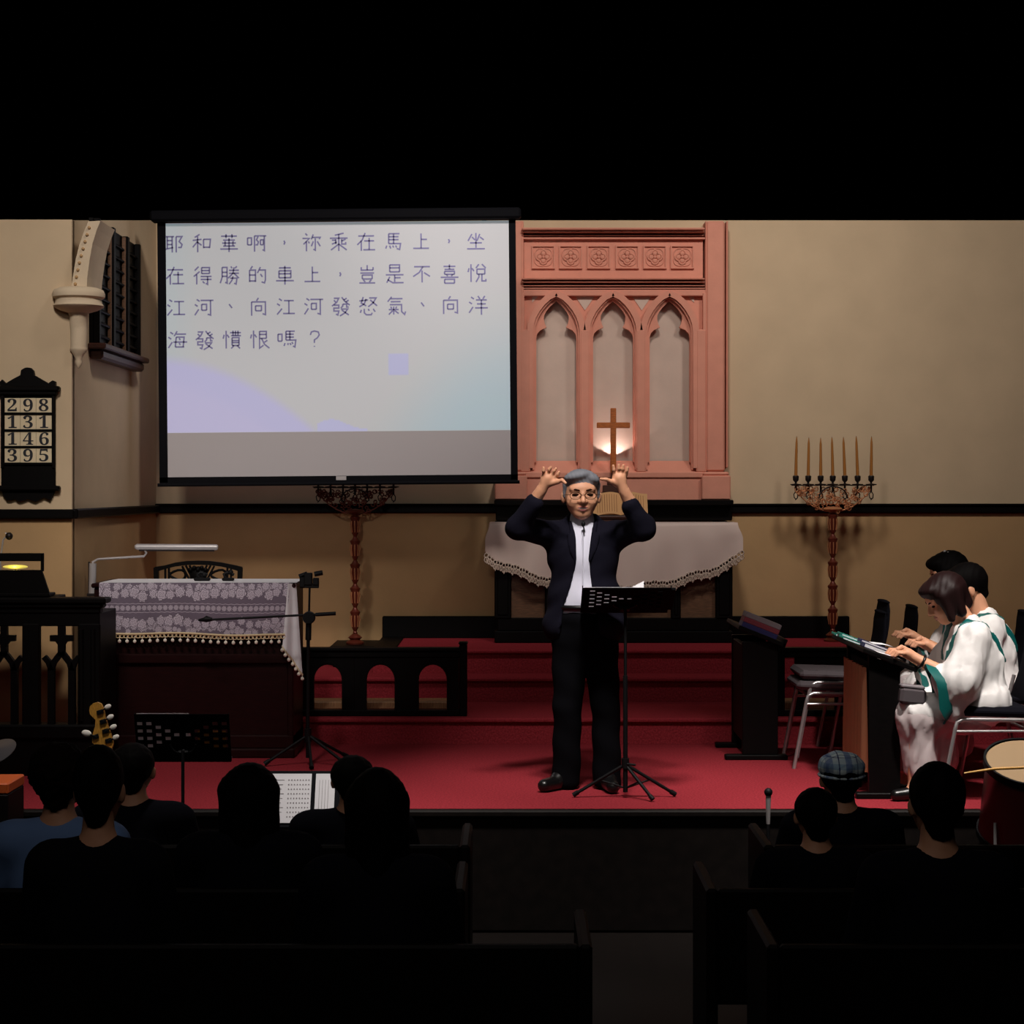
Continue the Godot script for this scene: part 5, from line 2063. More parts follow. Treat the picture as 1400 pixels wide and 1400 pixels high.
	part(t, "belt", m, M.black_leather)
	for s in 2:
		m = MB.new()
		var heel: Vector3 = [P.call(779, 1078, -0.05), P.call(827, 1078, -0.04)][s]
		var toe: Vector3 = [P.call(744, 1081, 0.12), P.call(838, 1084, 0.17)][s]
		heel.y = 0.04
		toe.y = 0.034
		var shoe := [C(heel, toe, 0.044, 0.034, 0.02), C(heel + Vector3(0, 0.03, 0.0), heel.lerp(toe, 0.45) + Vector3(0, 0.02, 0), 0.045, 0.04, 0.02), cutE(Vector3(heel.x, -0.1, 0.05), Vector3(0.6, 0.104, 0.6), 0.004)]
		blob(m, shoe, 0.008)
		part(t, "shoe", m, M.black_leather)
	m = MB.new()
	m.ball(P.call(797.5, 716.5, 0.112), Vector3(0.011, 0.015, 0.011))
	m.tube([P.call(797.5, 718, 0.11), P.call(799, 727, 0.108)], 0.004, 6)
	part(t, "lapel_microphone", m, M.black_metal)
	# music stand before the preacher, seen from behind
	music_stand("black perforated music stand in front of the person in the suit", Vector3(W(855, 0, 0.3).x, 0, 0.3), W(855, 821, 0.3).y, 0.44, 0.31, 1.1, 0.0, [[[-47, 5], [-37, 4], [-26.5, 3], [-16, 2], [-6, 1]], 0.0036], true)
	var fo := thing("paper_sheet", "white paper corner sticking up behind the preacher's music stand", "paper", W(868, 806, 0.2))
	m = MB.new()
	m.prism(PackedVector2Array([Vector2(-0.04, -0.03), Vector2(0.045, -0.03), Vector2(0.047, 0.048), Vector2(-0.03, 0.005)]), 0.001, Transform3D(Basis(Vector3.RIGHT, -0.5), Vector3.ZERO))
	part(fo, "sheet", m, M.paper)


# a stand whose desk faces away: plate with slots, lip, pole, tripod. lean: how far the desk tips back
func music_stand(label: String, foot: Vector3, desk_y: float, wide: float, high: float, lean: float, off: float, slots: Array, towards_person: bool) -> Node3D:
	var t := thing("music_stand", label, "music stand", foot)
	var hh := desk_y - foot.y
	var bas := Basis(Vector3.RIGHT, lean)
	var org := Vector3(off, hh, 0.0)
	var plate := MB.new()
	var cols := []
	for q in slots[0]:
		cols.append([q[0] * slots[1], q[1]])
		cols.append([-q[0] * slots[1], q[1]])
	cols.sort_custom(func(a, b): return a[0] < b[0])
	var x := -wide * 0.5
	var hw := 0.0125
	var slot_h := 0.017
	for c in cols:
		plate.box(org + bas * Vector3((x + c[0] - hw) * 0.5, 0, 0), Vector3(c[0] - hw - x, high, 0.002), bas)
		var pitch := high * 0.155
		var ys := -high * 0.5
		for k in c[1]:
			var yc: float = high * 0.07 + (k - (c[1] - 1) * 0.5) * pitch
			plate.box(org + bas * Vector3(c[0], (ys + yc - slot_h * 0.5) * 0.5, 0), Vector3(hw * 2, yc - slot_h * 0.5 - ys, 0.002), bas)
			ys = yc + slot_h * 0.5
		plate.box(org + bas * Vector3(c[0], (ys + high * 0.5) * 0.5, 0), Vector3(hw * 2, high * 0.5 - ys, 0.002), bas)
		x = c[0] + hw
	plate.box(org + bas * Vector3((x + wide * 0.5) * 0.5, 0, 0), Vector3(wide * 0.5 - x, high, 0.002), bas)
	for s in [-1, 1]:
		plate.box(org + bas * Vector3(s * wide * 0.5, 0, -0.006), Vector3(0.004, high, 0.014), bas)
	part(t, "perforated_desk", plate, M.stand_black)
	var m := MB.new()
	m.box(org + bas * Vector3(0, -high * 0.5, -0.025), Vector3(wide, 0.003, 0.05), bas)
	part(t, "lip", m, M.black_metal)
	m = MB.new()
	var arc := []
	for k in 9:
		var an := PI + PI * k / 8.0
		arc.append(org + bas * Vector3(cos(an) * 0.06, sin(an) * 0.05 - 0.03, 0.006))
	m.tube(arc, 0.005, 6)
	m.box(org + bas * Vector3(0, -0.08, 0.012), Vector3(0.05, 0.04, 0.02), bas, 0.004)
	part(t, "bracket", m, M.black_metal)
	m = MB.new()
	m.tube([Vector3(0, 0.03, 0), Vector3(0, hh * 0.62, 0)], 0.0125, 10)
	m.tube([Vector3(0, hh * 0.6, 0), Vector3(0, hh - 0.06, 0.0), org + bas * Vector3(0, -0.06, 0.012)], 0.008, 8)
	part(t, "pole", m, M.black_metal)
	m = MB.new()
	m.tube([Vector3(0, 0.15, 0), Vector3(0, 0.2, 0)], 0.02, 10)
	m.tube([Vector3(0, 0.175, 0.01), Vector3(0.05, 0.17, 0.03)], 0.006, 6)
	part(t, "collar", m, M.black_metal)
	for k in 3:
		var an: float = [PI * 0.93, 0.32, -1.0][k]
		var f := Vector3(cos(an) * 0.27, 0.012, -sin(an) * 0.2 + 0.03) if k < 2 else Vector3(0.13, 0.012, 0.12)
		m = MB.new()
		m.tube([Vector3(0, 0.17, 0), f], 0.0085, 8)
		m.tube([Vector3(0, 0.05, 0), f.lerp(Vector3(0, 0.17, 0), 0.5)], 0.005, 6)
		var lg := part(t, "leg", m, M.black_metal)
		m = MB.new()
		m.tube([f.lerp(Vector3(0, 0.17, 0), 0.1), f], [0.012, 0.0125], 8)
		part(lg, "rubber_foot", m, M.black_metal)
	# the sheets and backing it carries, seen through the slots
	var inv := thing("sheet_music", "white sheets on the preacher's music stand seen through its slots" if towards_person else "white sheet and amber backing on the music stand by the bass guitar", "paper", foot + org)
	m = MB.new()
	m.box(bas * Vector3(-wide * 0.2, 0.01, -0.004), Vector3(wide * 0.56, high * 0.94, 0.001), bas)
	part(inv, "left_sheet", m, M.thin_paper)
	m = MB.new()
	if towards_person:
		m.box(bas * Vector3(wide * 0.31, -0.01, -0.014), Vector3(wide * 0.5, high * 0.8, 0.016), bas, 0.003)
		part(inv, "black_folder", m, M.stand_black)
	else:
		m.box(bas * Vector3(wide * 0.31, -0.04, -0.004), Vector3(wide * 0.3, high * 0.6, 0.001), bas)
		part(inv, "amber_backing", m, M.candle_wax)  # amber piece added so the lower right slots show orange
	return t


func choir_person(label: String, at: Vector3, kind: int) -> void:
	var t := thing("person", label, "person", at, "choir members")
	var q := Vector3(2.38, 0, 0.3)
	var P := func(px, py, dz) -> Vector3: return W(px, py, 0.3) - q + Vector3(0, 0, dz)
	var down: float = [-0.55, -0.35, -0.3][kind]
	var look := Basis(Vector3.UP, -PI / 2 + [0.12, 0.1, 0.0][kind]) * Basis(Vector3.RIGHT, -down)
	var hp: Vector3 = P.call(1293, 819, 0.0) if kind == 0 else P.call(1299, 812, 0.0) if kind == 1 else P.call(1297, 800, 0.0)
	var hx := Transform3D(look, hp)
	# skin: head, neck, arms, hands, legs
	var mb := MB.new()
	var nape: Vector3 = P.call(1322, 856, 0)
	var limbs := [C(nape, hp + look * Vector3(0, -0.04, -0.03), 0.056, 0.05, 0.03), C(P.call(1345, 950, 0), P.call(1330, 875, 0), 0.12, 0.1, 0.03)]
	for s in [-1, 1]:
		var z: float = s * 0.15
		limbs.append(C(P.call(1326, 872, z), P.call(1297, 925, z * 1.15), 0.045, 0.04))
		limbs.append(C(P.call(1297, 925, z * 1.15), P.call(1252, 900, z * 0.6), 0.04, 0.026))
		limbs.append(C(P.call(1345, 962, z * 0.6), P.call(1244, 972, z * 0.7), 0.075, 0.055))
		limbs.append(C(P.call(1244, 972, z * 0.7), P.call(1246, 1068, z * 0.7), 0.05, 0.034))
		limbs.append(C(P.call(1247, 1078, z * 0.7), P.call(1222, 1084, z * 0.8), 0.03, 0.024))
	blob(mb, limbs, 0.013)
	blob(mb, moved(head_shape(true), hx), 0.0055)
	for s in [-1, 1]:
		var wz: float = s * 0.09
		var w: Vector3 = P.call(1252, 900, wz)
		var k: Vector3 = P.call(1238, 892, wz * 0.8)
		var hs := [C(w, k, 0.025, 0.026, 0.015), E(k, Vector3(0.03, 0.022, 0.034), 0.012, Basis(Vector3.BACK, -0.5))]
		for f in 4:
			var fz: float = wz * 0.8 + (f - 1.5) * 0.019
			var ln: float = [0.9, 1.0, 0.95, 0.78][f]
			var a: Vector3 = P.call(1231, 890 + absf(f - 1.5), fz)
			var b: Vector3 = a + Vector3(-0.034 * ln, 0.002, 0.0)
			hs.append(C(a, b, 0.0092, 0.0084, 0.005))
			hs.append(C(b, b + Vector3(-0.02 * ln, -0.022 * ln, 0), 0.0083, 0.007, 0.004))
		hs.append(C(P.call(1243, 890, wz * 0.55), P.call(1235, 885, wz * 0.3), 0.012, 0.0095, 0.008))
		hs.append(C(P.call(1235, 885, wz * 0.3), P.call(1229, 888, wz * 0.2), 0.0095, 0.008, 0.004))
		blob(mb, hs, 0.0045)
	part(t, "body", mb, M.skin_face)
	face_marks(t, hx, false)
	# robe with deep sleeves and falling folds
	var fn := FastNoiseLite.new()
	fn.seed = 4 + kind
	fn.frequency = 5.0
	var robe := [
		C(nape + Vector3(0.015, -0.01, -0.02), nape + Vector3(0.015, -0.01, 0.02), 0.07, 0.07, 0.04),
		C(P.call(1324, 869, -0.13), P.call(1324, 869, 0.13), 0.072, 0.072, 0.04),
		E(P.call(1333, 905, 0), Vector3(0.15, 0.19, 0.17), 0.05, Basis(Vector3.BACK, 0.15)),
		E(P.call(1340, 955, 0), Vector3(0.145, 0.14, 0.19), 0.06),
		C(P.call(1345, 962, -0.08), P.call(1246, 970, -0.1), 0.1, 0.085, 0.05),
		C(P.call(1345, 962, 0.08), P.call(1246, 970, 0.1), 0.1, 0.085, 0.05),
	]
	for s in [-1, 1]:
		var z: float = s * 0.17
		robe.append(C(P.call(1324, 872, s * 0.14), P.call(1303, 925, z * 1.1), 0.08, 0.105, 0.04))
		robe.append(C(P.call(1303, 925, z * 1.1), P.call(1281, 925, z), 0.085, 0.07, 0.04))
		robe.append(E(P.call(1296, 945, z * 1.1), Vector3(0.06, 0.13, 0.07), 0.04))
	var fold := func(p: Vector3, d: float) -> float:
		return d + 0.01 * fn.get_noise_3d(p.x * 5.0, p.y * 0.7, p.z * 5.0) + 0.005 * sin(p.x * 55.0 + p.z * 45.0 + 4.0 * fn.get_noise_3d(p.x, p.y * 0.8, p.z))
	var m := MB.new()
	blob(m, robe, 0.012, func(p, d):
		return maxf(fold.call(p, d), (p - (nape + Vector3(-0.035, 0.06, 0.0))).length() * -1.0 + 0.062))
	part(t, "robe", m, M.robe_white)
	for s in [-1, 1]:
		m = MB.new()
		blob(m, [C(P.call(1250, 1080, s * 0.105), P.call(1220, 1083, s * 0.12), 0.037, 0.03, 0.02), cutE(P.call(1240, 1120, 0), Vector3(0.4, 0.112, 0.4), 0.003)], 0.008)
		part(t, "shoe", m, M.black_leather)
	# teal yoke bands over the shoulders
	m = MB.new()
	blob(m, robe, 0.012, func(p, d):
		var v := absf(p.z)
		var line: float = p.x - (P.call(1322, 0, 0).x + 0.05 - (p.y - P.call(0, 862, 0).y) * 0.4)
		var band: float = absf(v - 0.1 - 0.32 * (p.y - P.call(0, 862, 0).y)) - 0.03
		return maxf(fold.call(p, d) - 0.005, maxf(band, P.call(0, 905, 0).y - p.y)))
	part(t, "yoke_band", m, M.teal_satin, "teal satin band on the white robe")
	for s in [-1, 1]:
		m = MB.new()
		var rows := []
		for b in 9:
			var f := b / 8.0
			var row := []
			for a in 20:
				var an := TAU * a / 20.0
				var c: Vector3 = P.call(lerpf(1292, 1268, f), lerpf(938, 936, f), s * 0.185)
				row.append(c + Vector3(-0.03 * sin(an) * (0.6 + f) + 0.005 * sin(an * 5.0), sin(an) * lerpf(0.085, 0.12, f) - (0.06 * f if sin(an) < 0.0 else 0.0), cos(an) * lerpf(0.07, 0.075, f) + 0.006 * sin(an * 4.0)))
			rows.append(row)
		m.grid(rows, true)
		part(t, "sleeve_cuff", m, M.teal_satin, "teal satin sleeve end")
	# skirt falling from the lap
	m = MB.new()
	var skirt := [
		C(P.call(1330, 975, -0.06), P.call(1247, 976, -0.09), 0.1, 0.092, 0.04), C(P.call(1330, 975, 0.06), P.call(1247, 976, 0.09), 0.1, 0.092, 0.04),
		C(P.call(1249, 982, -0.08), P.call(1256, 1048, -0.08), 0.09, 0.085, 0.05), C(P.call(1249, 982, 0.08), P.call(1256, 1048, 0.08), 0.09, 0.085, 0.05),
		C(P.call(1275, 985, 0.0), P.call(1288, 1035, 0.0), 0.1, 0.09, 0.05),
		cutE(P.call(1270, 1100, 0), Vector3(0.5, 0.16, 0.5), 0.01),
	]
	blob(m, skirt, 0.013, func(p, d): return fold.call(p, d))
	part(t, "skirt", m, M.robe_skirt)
	# hair
	m = MB.new()
	var hair := [
		E(Vector3(0, 0.04, -0.02), Vector3(0.092, 0.093, 0.108), 0.02),
		E(Vector3(0, 0.085, 0.055), Vector3(0.07, 0.03, 0.045), 0.03),
	]
	if kind != 1:
		for s in [-1, 1]:
			hair.append(C(Vector3(s * 0.075, 0.03, 0.02), Vector3(s * 0.082, -0.085, 0.045), 0.032, 0.018, 0.03))
			hair.append(C(Vector3(s * 0.07, 0.03, -0.04), Vector3(s * 0.072, -0.085, -0.02), 0.04, 0.028, 0.03))
		hair.append(C(Vector3(0, 0.02, -0.08), Vector3(0, -0.07, -0.08), 0.05, 0.04, 0.03))
	else:
		hair.append(C(Vector3(0, 0.02, -0.07), Vector3(0, -0.055, -0.07), 0.055, 0.04, 0.03))
	hair.append(cutE(Vector3(0, -0.035, 0.115), Vector3(0.066, 0.095, 0.09), 0.012))
	hair.append(cutE(Vector3(0, -0.14, 0.03), Vector3(0.075, 0.07, 0.1), 0.02))
	blob(m, moved(hair, hx), 0.0075, func(p, d): return d + 0.0012 * sin(p.x * 190.0 + p.z * 120.0))
	part(t, "hair", m, M.brown_hair if kind == 0 else M.black_hair)
	if kind == 0:
		m = MB.new()
		var ring := []
		var w0: Vector3 = P.call(1256, 903, 0.095)
		for k in 12:
			var an := TAU * k / 12.0
			ring.append(w0 + Basis(Vector3.BACK, -0.5) * Vector3(0.0, cos(an) * 0.033, sin(an) * 0.033))
		m.tube(ring, 0.008, 6, true)
		part(t, "wrist_watch", m, M.black_leather)
	if kind == 2:
		m = MB.new()
		for k in 4:
			m.ball(hx * Vector3(0.02 + k * 0.012, 0.13 - k * 0.012, -0.02 - k * 0.012), Vector3(0.009, 0.009, 0.009))
		part(t, "hair_clip", m, M.chrome)


func choir() -> void:
	choir_person("person in white robe with teal cuffs and wrist watch reading at choir desk", Vector3(2.38, 0, 0.28), 0)
	choir_person("person with short cropped hair in white robe beside the wrist watch wearer", Vector3(2.6, 0, -0.3), 1)
	choir_person("person with sparkling hair clip in white robe at far end of choir", Vector3(2.65, 0, -0.92), 2)
	var m := MB.new()
	m.box(Vector3(0, 0.045, 0), Vector3(0.13, 0.085, 0.07), Basis(Vector3.BACK, -0.1), 0.015)
	var b := thing("hand_bag", "small dark bag resting on the lap of the robed choir member", "bag", W(1247, 972, 0.42) + Vector3(0, 0.03, 0))
	part(b, "pouch", m, M.seat_fabric)
	m = MB.new()
	m.box(Vector3(0.0, 0.092, 0), Vector3(0.12, 0.018, 0.06), Basis(Vector3.BACK, -0.1), 0.006)
	part(b, "flap", m, M.grey_book)


func band_things() -> void:
	# bass guitar on a floor stand in the nave, its head rising in front of the pulpit
	var z := 0.95
	var at := Vector3(W(141, 0, z).x, -0.6, z)
	var t := thing("bass_guitar", "bass guitar with maple headstock seen from behind near the pulpit", "guitar", at, "", 0.0)
	var L := func(px, py): return V2(W(px, py, z) - at)
	var m := MB.new()
	var pg := PackedVector2Array()
	for q in [[122.6, 971], [123.5, 965.5], [127.5, 961.5], [133.6, 959.8], [138.6, 962], [142, 968.5], [144.6, 980.6], [148.5, 993], [153, 1005.7], [155.6, 1016.7], [154, 1022], [146, 1026], [140, 1027], [133.6, 1021], [126.5, 1015], [126.5, 1005.7], [130.4, 993], [131, 983.7], [127, 980], [123.5, 976]]:
		pg.append(L.call(q[0], q[1]))
	m.prism(pg, 0.018)
	part(t, "headstock", m, M.maple)
	m = MB.new()
	var nb: Vector2 = L.call(147, 1022)
	m.tube([Vector3(nb.x, nb.y, 0), Vector3(nb.x + 0.03, 0.42, 0.02)], 0.024, 10)
	part(t, "neck", m, M.maple)
	m = MB.new()
	blob(m, [E(Vector3(0.06, 0.2, 0.025), Vector3(0.17, 0.15, 0.024), 0.03), E(Vector3(-0.06, 0.36, 0.025), Vector3(0.05, 0.1, 0.022), 0.04, Basis(Vector3.BACK, 0.4)), E(Vector3(0.17, 0.33, 0.025), Vector3(0.05, 0.09, 0.022), 0.04, Basis(Vector3.BACK, -0.5)), E(Vector3(0.04, 0.3, 0.025), Vector3(0.1, 0.1, 0.022), 0.03)], 0.012)
	part(t, "guitar_body", m, M.black_leather)
	for q in [[137.5, 973, 148, 966, 1.0], [141.5, 986, 151.5, 980, 1.0], [145, 999, 155.5, 993.5, 1.0], [149, 1012, 159, 1007.5, 1.0], [131.5, 1006.5, 119, 1002, 1.3]]:
		m = MB.new()
		var a: Vector2 = L.call(q[0], q[1])
		var b: Vector2 = L.call(q[2], q[3])
		m.box(Vector3(a.x, a.y, 0.012), Vector3(0.03, 0.02, 0.008), Basis(Vector3.BACK, 0.3), 0.002)
		m.tube([Vector3(a.x, a.y, 0.014), Vector3(b.x, b.y, 0.012)], 0.004, 6)
		var pl := part(t, "machine_head", m, M.black_metal)
		m = MB.new()
		m.ball(Vector3(b.x, b.y, 0.012), Vector3(0.018, 0.012, 0.006) * q[4], Basis(Vector3.BACK, 0.5 if q[4] == 1.0 else -0.2))
		part(pl, "tuning_key", m, M.ivory_plastic)
	t = thing("guitar_stand", "black folding stand under the bass guitar", "stand", at)
	m = MB.new()
	for s in [-1, 1]:
		m.tube([Vector3(0.06 + s * 0.02, 0.28, -0.04), Vector3(0.06 + s * 0.14, 0.01, 0.12)], 0.009, 8)
		m.tube([Vector3(0.06 + s * 0.07, 0.06, 0.04), Vector3(0.06 + s * 0.07, 0.035, 0.09)], 0.009, 8)
	m.tube([Vector3(0.06, 0.3, -0.04), Vector3(0.06, 0.01, -0.18)], 0.009, 8)
	m.tube([Vector3(-0.01, 0.06, 0.04), Vector3(0.13, 0.06, 0.04)], 0.008, 8)
	part(t, "frame", m, M.black_metal)
	# second music stand, upright desk, beside the guitar
	var f := Vector3(W(250, 0, 0.95).x, -0.6, 0.95)
	music_stand("black perforated music stand beside the bass guitar below the piano", f, W(0, 1009, 0.95).y, 0.44, 0.25, 0.35, 0.0, [[[-57.5, 4], [-45, 4], [-32.5, 3], [-20, 2], [-8, 1]], 0.00345], false)
	# stand with open score facing the congregation side
	z = 1.6
	var c := W(411, 1092, z)
	t = thing("score_stand", "black music stand carrying open score pages among the heads", "music stand", Vector3(c.x, -0.6, z))
	var o := t.position
	var tilt := Basis(Vector3.RIGHT, -0.5)
	var org := c - o
	m = MB.new()
	m.box(org + tilt * Vector3(0, 0.0, -0.006), Vector3(0.34, 0.26, 0.006), tilt, 0.002)
	part(t, "desk", m, M.screen_black)
	m = MB.new()
	m.tube([Vector3(0, 0.03, 0), org + Vector3(0, -0.03, -0.02)], 0.011, 8)
	part(t, "pole", m, M.black_metal)
	for k in 3:
		m = MB.new()
		var an := TAU * k / 3.0 + 0.5
		m.tube([Vector3(0, 0.16, 0), Vector3(cos(an) * 0.24, 0.01, sin(an) * 0.24)], 0.008, 8)
		part(t, "leg", m, M.black_metal)
	var sc := thing("open_score", "open white score with printed lines on the stand among the heads", "book", c)
	for s in [-1, 1]:
		m = MB.new()
		var x0 := -0.135 if s < 0 else 0.045
		m.box(tilt * Vector3(x0 + 0.06 + (0.03 if s < 0 else 0.0), 0.002, 0.001), Vector3(0.178 if s < 0 else 0.085, 0.225, 0.002), tilt)
		var pgp := part(sc, "page", m, M.paper)
		m = MB.new()
		for r in 9:
			var y := 0.085 - r * 0.021
			if s < 0:
				m.box(tilt * Vector3(-0.1, y, 0.003), Vector3(0.05 - 0.01 * (r % 3), 0.002, 0.0006), tilt)
				for k in 8:
					m.box(tilt * Vector3(-0.055 + k * 0.0125, y, 0.003), Vector3(0.005, 0.005, 0.0006), tilt)
		for k in 4:
			if s > 0:
				m.box(tilt * Vector3(0.08 + k * 0.013, 0.0, 0.003), Vector3(0.0014, 0.17, 0.0006), tilt)
		part(pgp, "printed_lines", m, M.grey_book)
	# vocal microphone on a thin stand
	z = 1.0
	c = W(1050.5, 1083, z)
	t = thing("vocal_microphone", "black ball microphone on a thin stand in front of the stage", "microphone", Vector3(c.x, -0.6, z))
	o = t.position
	m = MB.new()
	m.ball(c - o, Vector3(0.02, 0.02, 0.02))
	part(t, "grille_ball", m, M.black_metal)
	m = MB.new()
	m.tube([c - o + Vector3(0, -0.016, 0), c - o + Vector3(0, -0.15, -0.01)], [0.013, 0.009], 10)
	part(t, "handle", m, M.silver_plastic)
	m = MB.new()
	m.tube([c - o + Vector3(0, -0.13, -0.01), Vector3(0, 0.02, 0)], 0.008, 8)
	m.lathe([Vector2(0.13, 0.0), Vector2(0.13, 0.012), Vector2(0.02, 0.03), Vector2(0.0, 0.03)], 20)
	part(t, "stand", m, M.black_metal)
	# floor tom at the right edge
	z = 0.98
	c = W(1409, 1042, z)
	t = thing("floor_tom", "large tilted drum with tan head and red shell at stage front", "drum", Vector3(c.x, -0.6, z))
	o = t.position
	var up := Basis(Vector3.RIGHT, 0.4)
	var hx := Transform3D(up, c - o)
	m = MB.new()
	m.lathe([Vector2(0.0, 0.0), Vector2(0.2, 0.0), Vector2(0.207, -0.008)], 36, hx)
	part(t, "drum_head", m, M.drum_head)
	m = MB.new()
	m.lathe([Vector2(0.205, 0.006), Vector2(0.216, 0.006), Vector2(0.216, -0.03), Vector2(0.206, -0.03)], 36, hx)
	part(t, "hoop", m, M.black_metal)
	m = MB.new()
	m.lathe([Vector2(0.204, -0.02), Vector2(0.204, -0.4), Vector2(0.0, -0.4)], 36, hx)
	part(t, "shell", m, M.drum_red)
	m = MB.new()
	m.lathe([Vector2(0.206, -0.38), Vector2(0.214, -0.38), Vector2(0.214, -0.41), Vector2(0.206, -0.41)], 36, hx)
	part(t, "lower_hoop", m, M.black_metal)
	for k in 3:
		var an := TAU * k / 3.0 + 0.4
		var a := hx * Vector3(cos(an) * 0.215, -0.25, sin(an) * 0.215)
		m = MB.new()
		m.tube([a, Vector3(a.x, 0.0, a.z)], 0.008, 8)
		part(t, "leg", m, M.chrome)
	m = MB.new()
	m.tube([Vector3(-0.14, -0.02, 0.0), Vector3(0.0, 0.0, 0.0), Vector3(0.22, 0.012, 0.02)], [0.004, 0.007, 0.007], 8)
	single("drum_stick", m, M.maple, "tan drum stick laid across the edge of the tom", "drum stick", W(1360, 1051, z + 0.2) + Vector3(0, 0.0, 0))
	# cymbal and wooden box at the left edge
	z = 0.9
	c = W(-6, 1027, z)
	t = thing("cymbal", "grey cymbal on a stand at the foot of the pulpit", "cymbal", Vector3(c.x, -0.6, z))
	o = t.position
	m = MB.new()
	m.lathe([Vector2(0.0, 0.02), Vector2(0.02, 0.015), Vector2(0.03, 0.006), Vector2(0.1, -0.006), Vector2(0.1, -0.008), Vector2(0.0, 0.0)], 28, Transform3D(Basis(Vector3.RIGHT, 0.5) * Basis(Vector3.BACK, 0.3), c - o))
	part(t, "plate", m, M.cymbal)
	m = MB.new()
	m.tube([c - o, Vector3(0, 0.02, 0)], 0.01, 8)
	m.lathe([Vector2(0.16, 0.0), Vector2(0.02, 0.06), Vector2(0.0, 0.06)], 3)
	part(t, "stand", m, M.black_metal)
	z = 1.3
	c = W(4, 1070, z)
	t = thing("wooden_box", "orange brown wooden box drum at the left edge beside cymbal", "box drum", Vector3(c.x - 0.09, -0.6, z))
	m = MB.new()
	m.box2(Vector3(-0.15, 0.0, -0.14), Vector3(0.15, c.y + 0.6 - 0.03, 0.14), 0.006)
	part(t, "case", m, M.nave_wood)
	m = MB.new()
	m.box2(Vector3(-0.152, c.y + 0.6 - 0.03, -0.142), Vector3(0.152, c.y + 0.6 + 0.018, 0.142), 0.006)
	part(t, "top_board", m, M.orange_wood)
	m = MB.new()
	m.box2(Vector3(-0.152, 0.0, 0.14), Vector3(0.152, c.y + 0.6 - 0.032, 0.152), 0.004)
	part(t, "front_board", m, M.nave_wood)


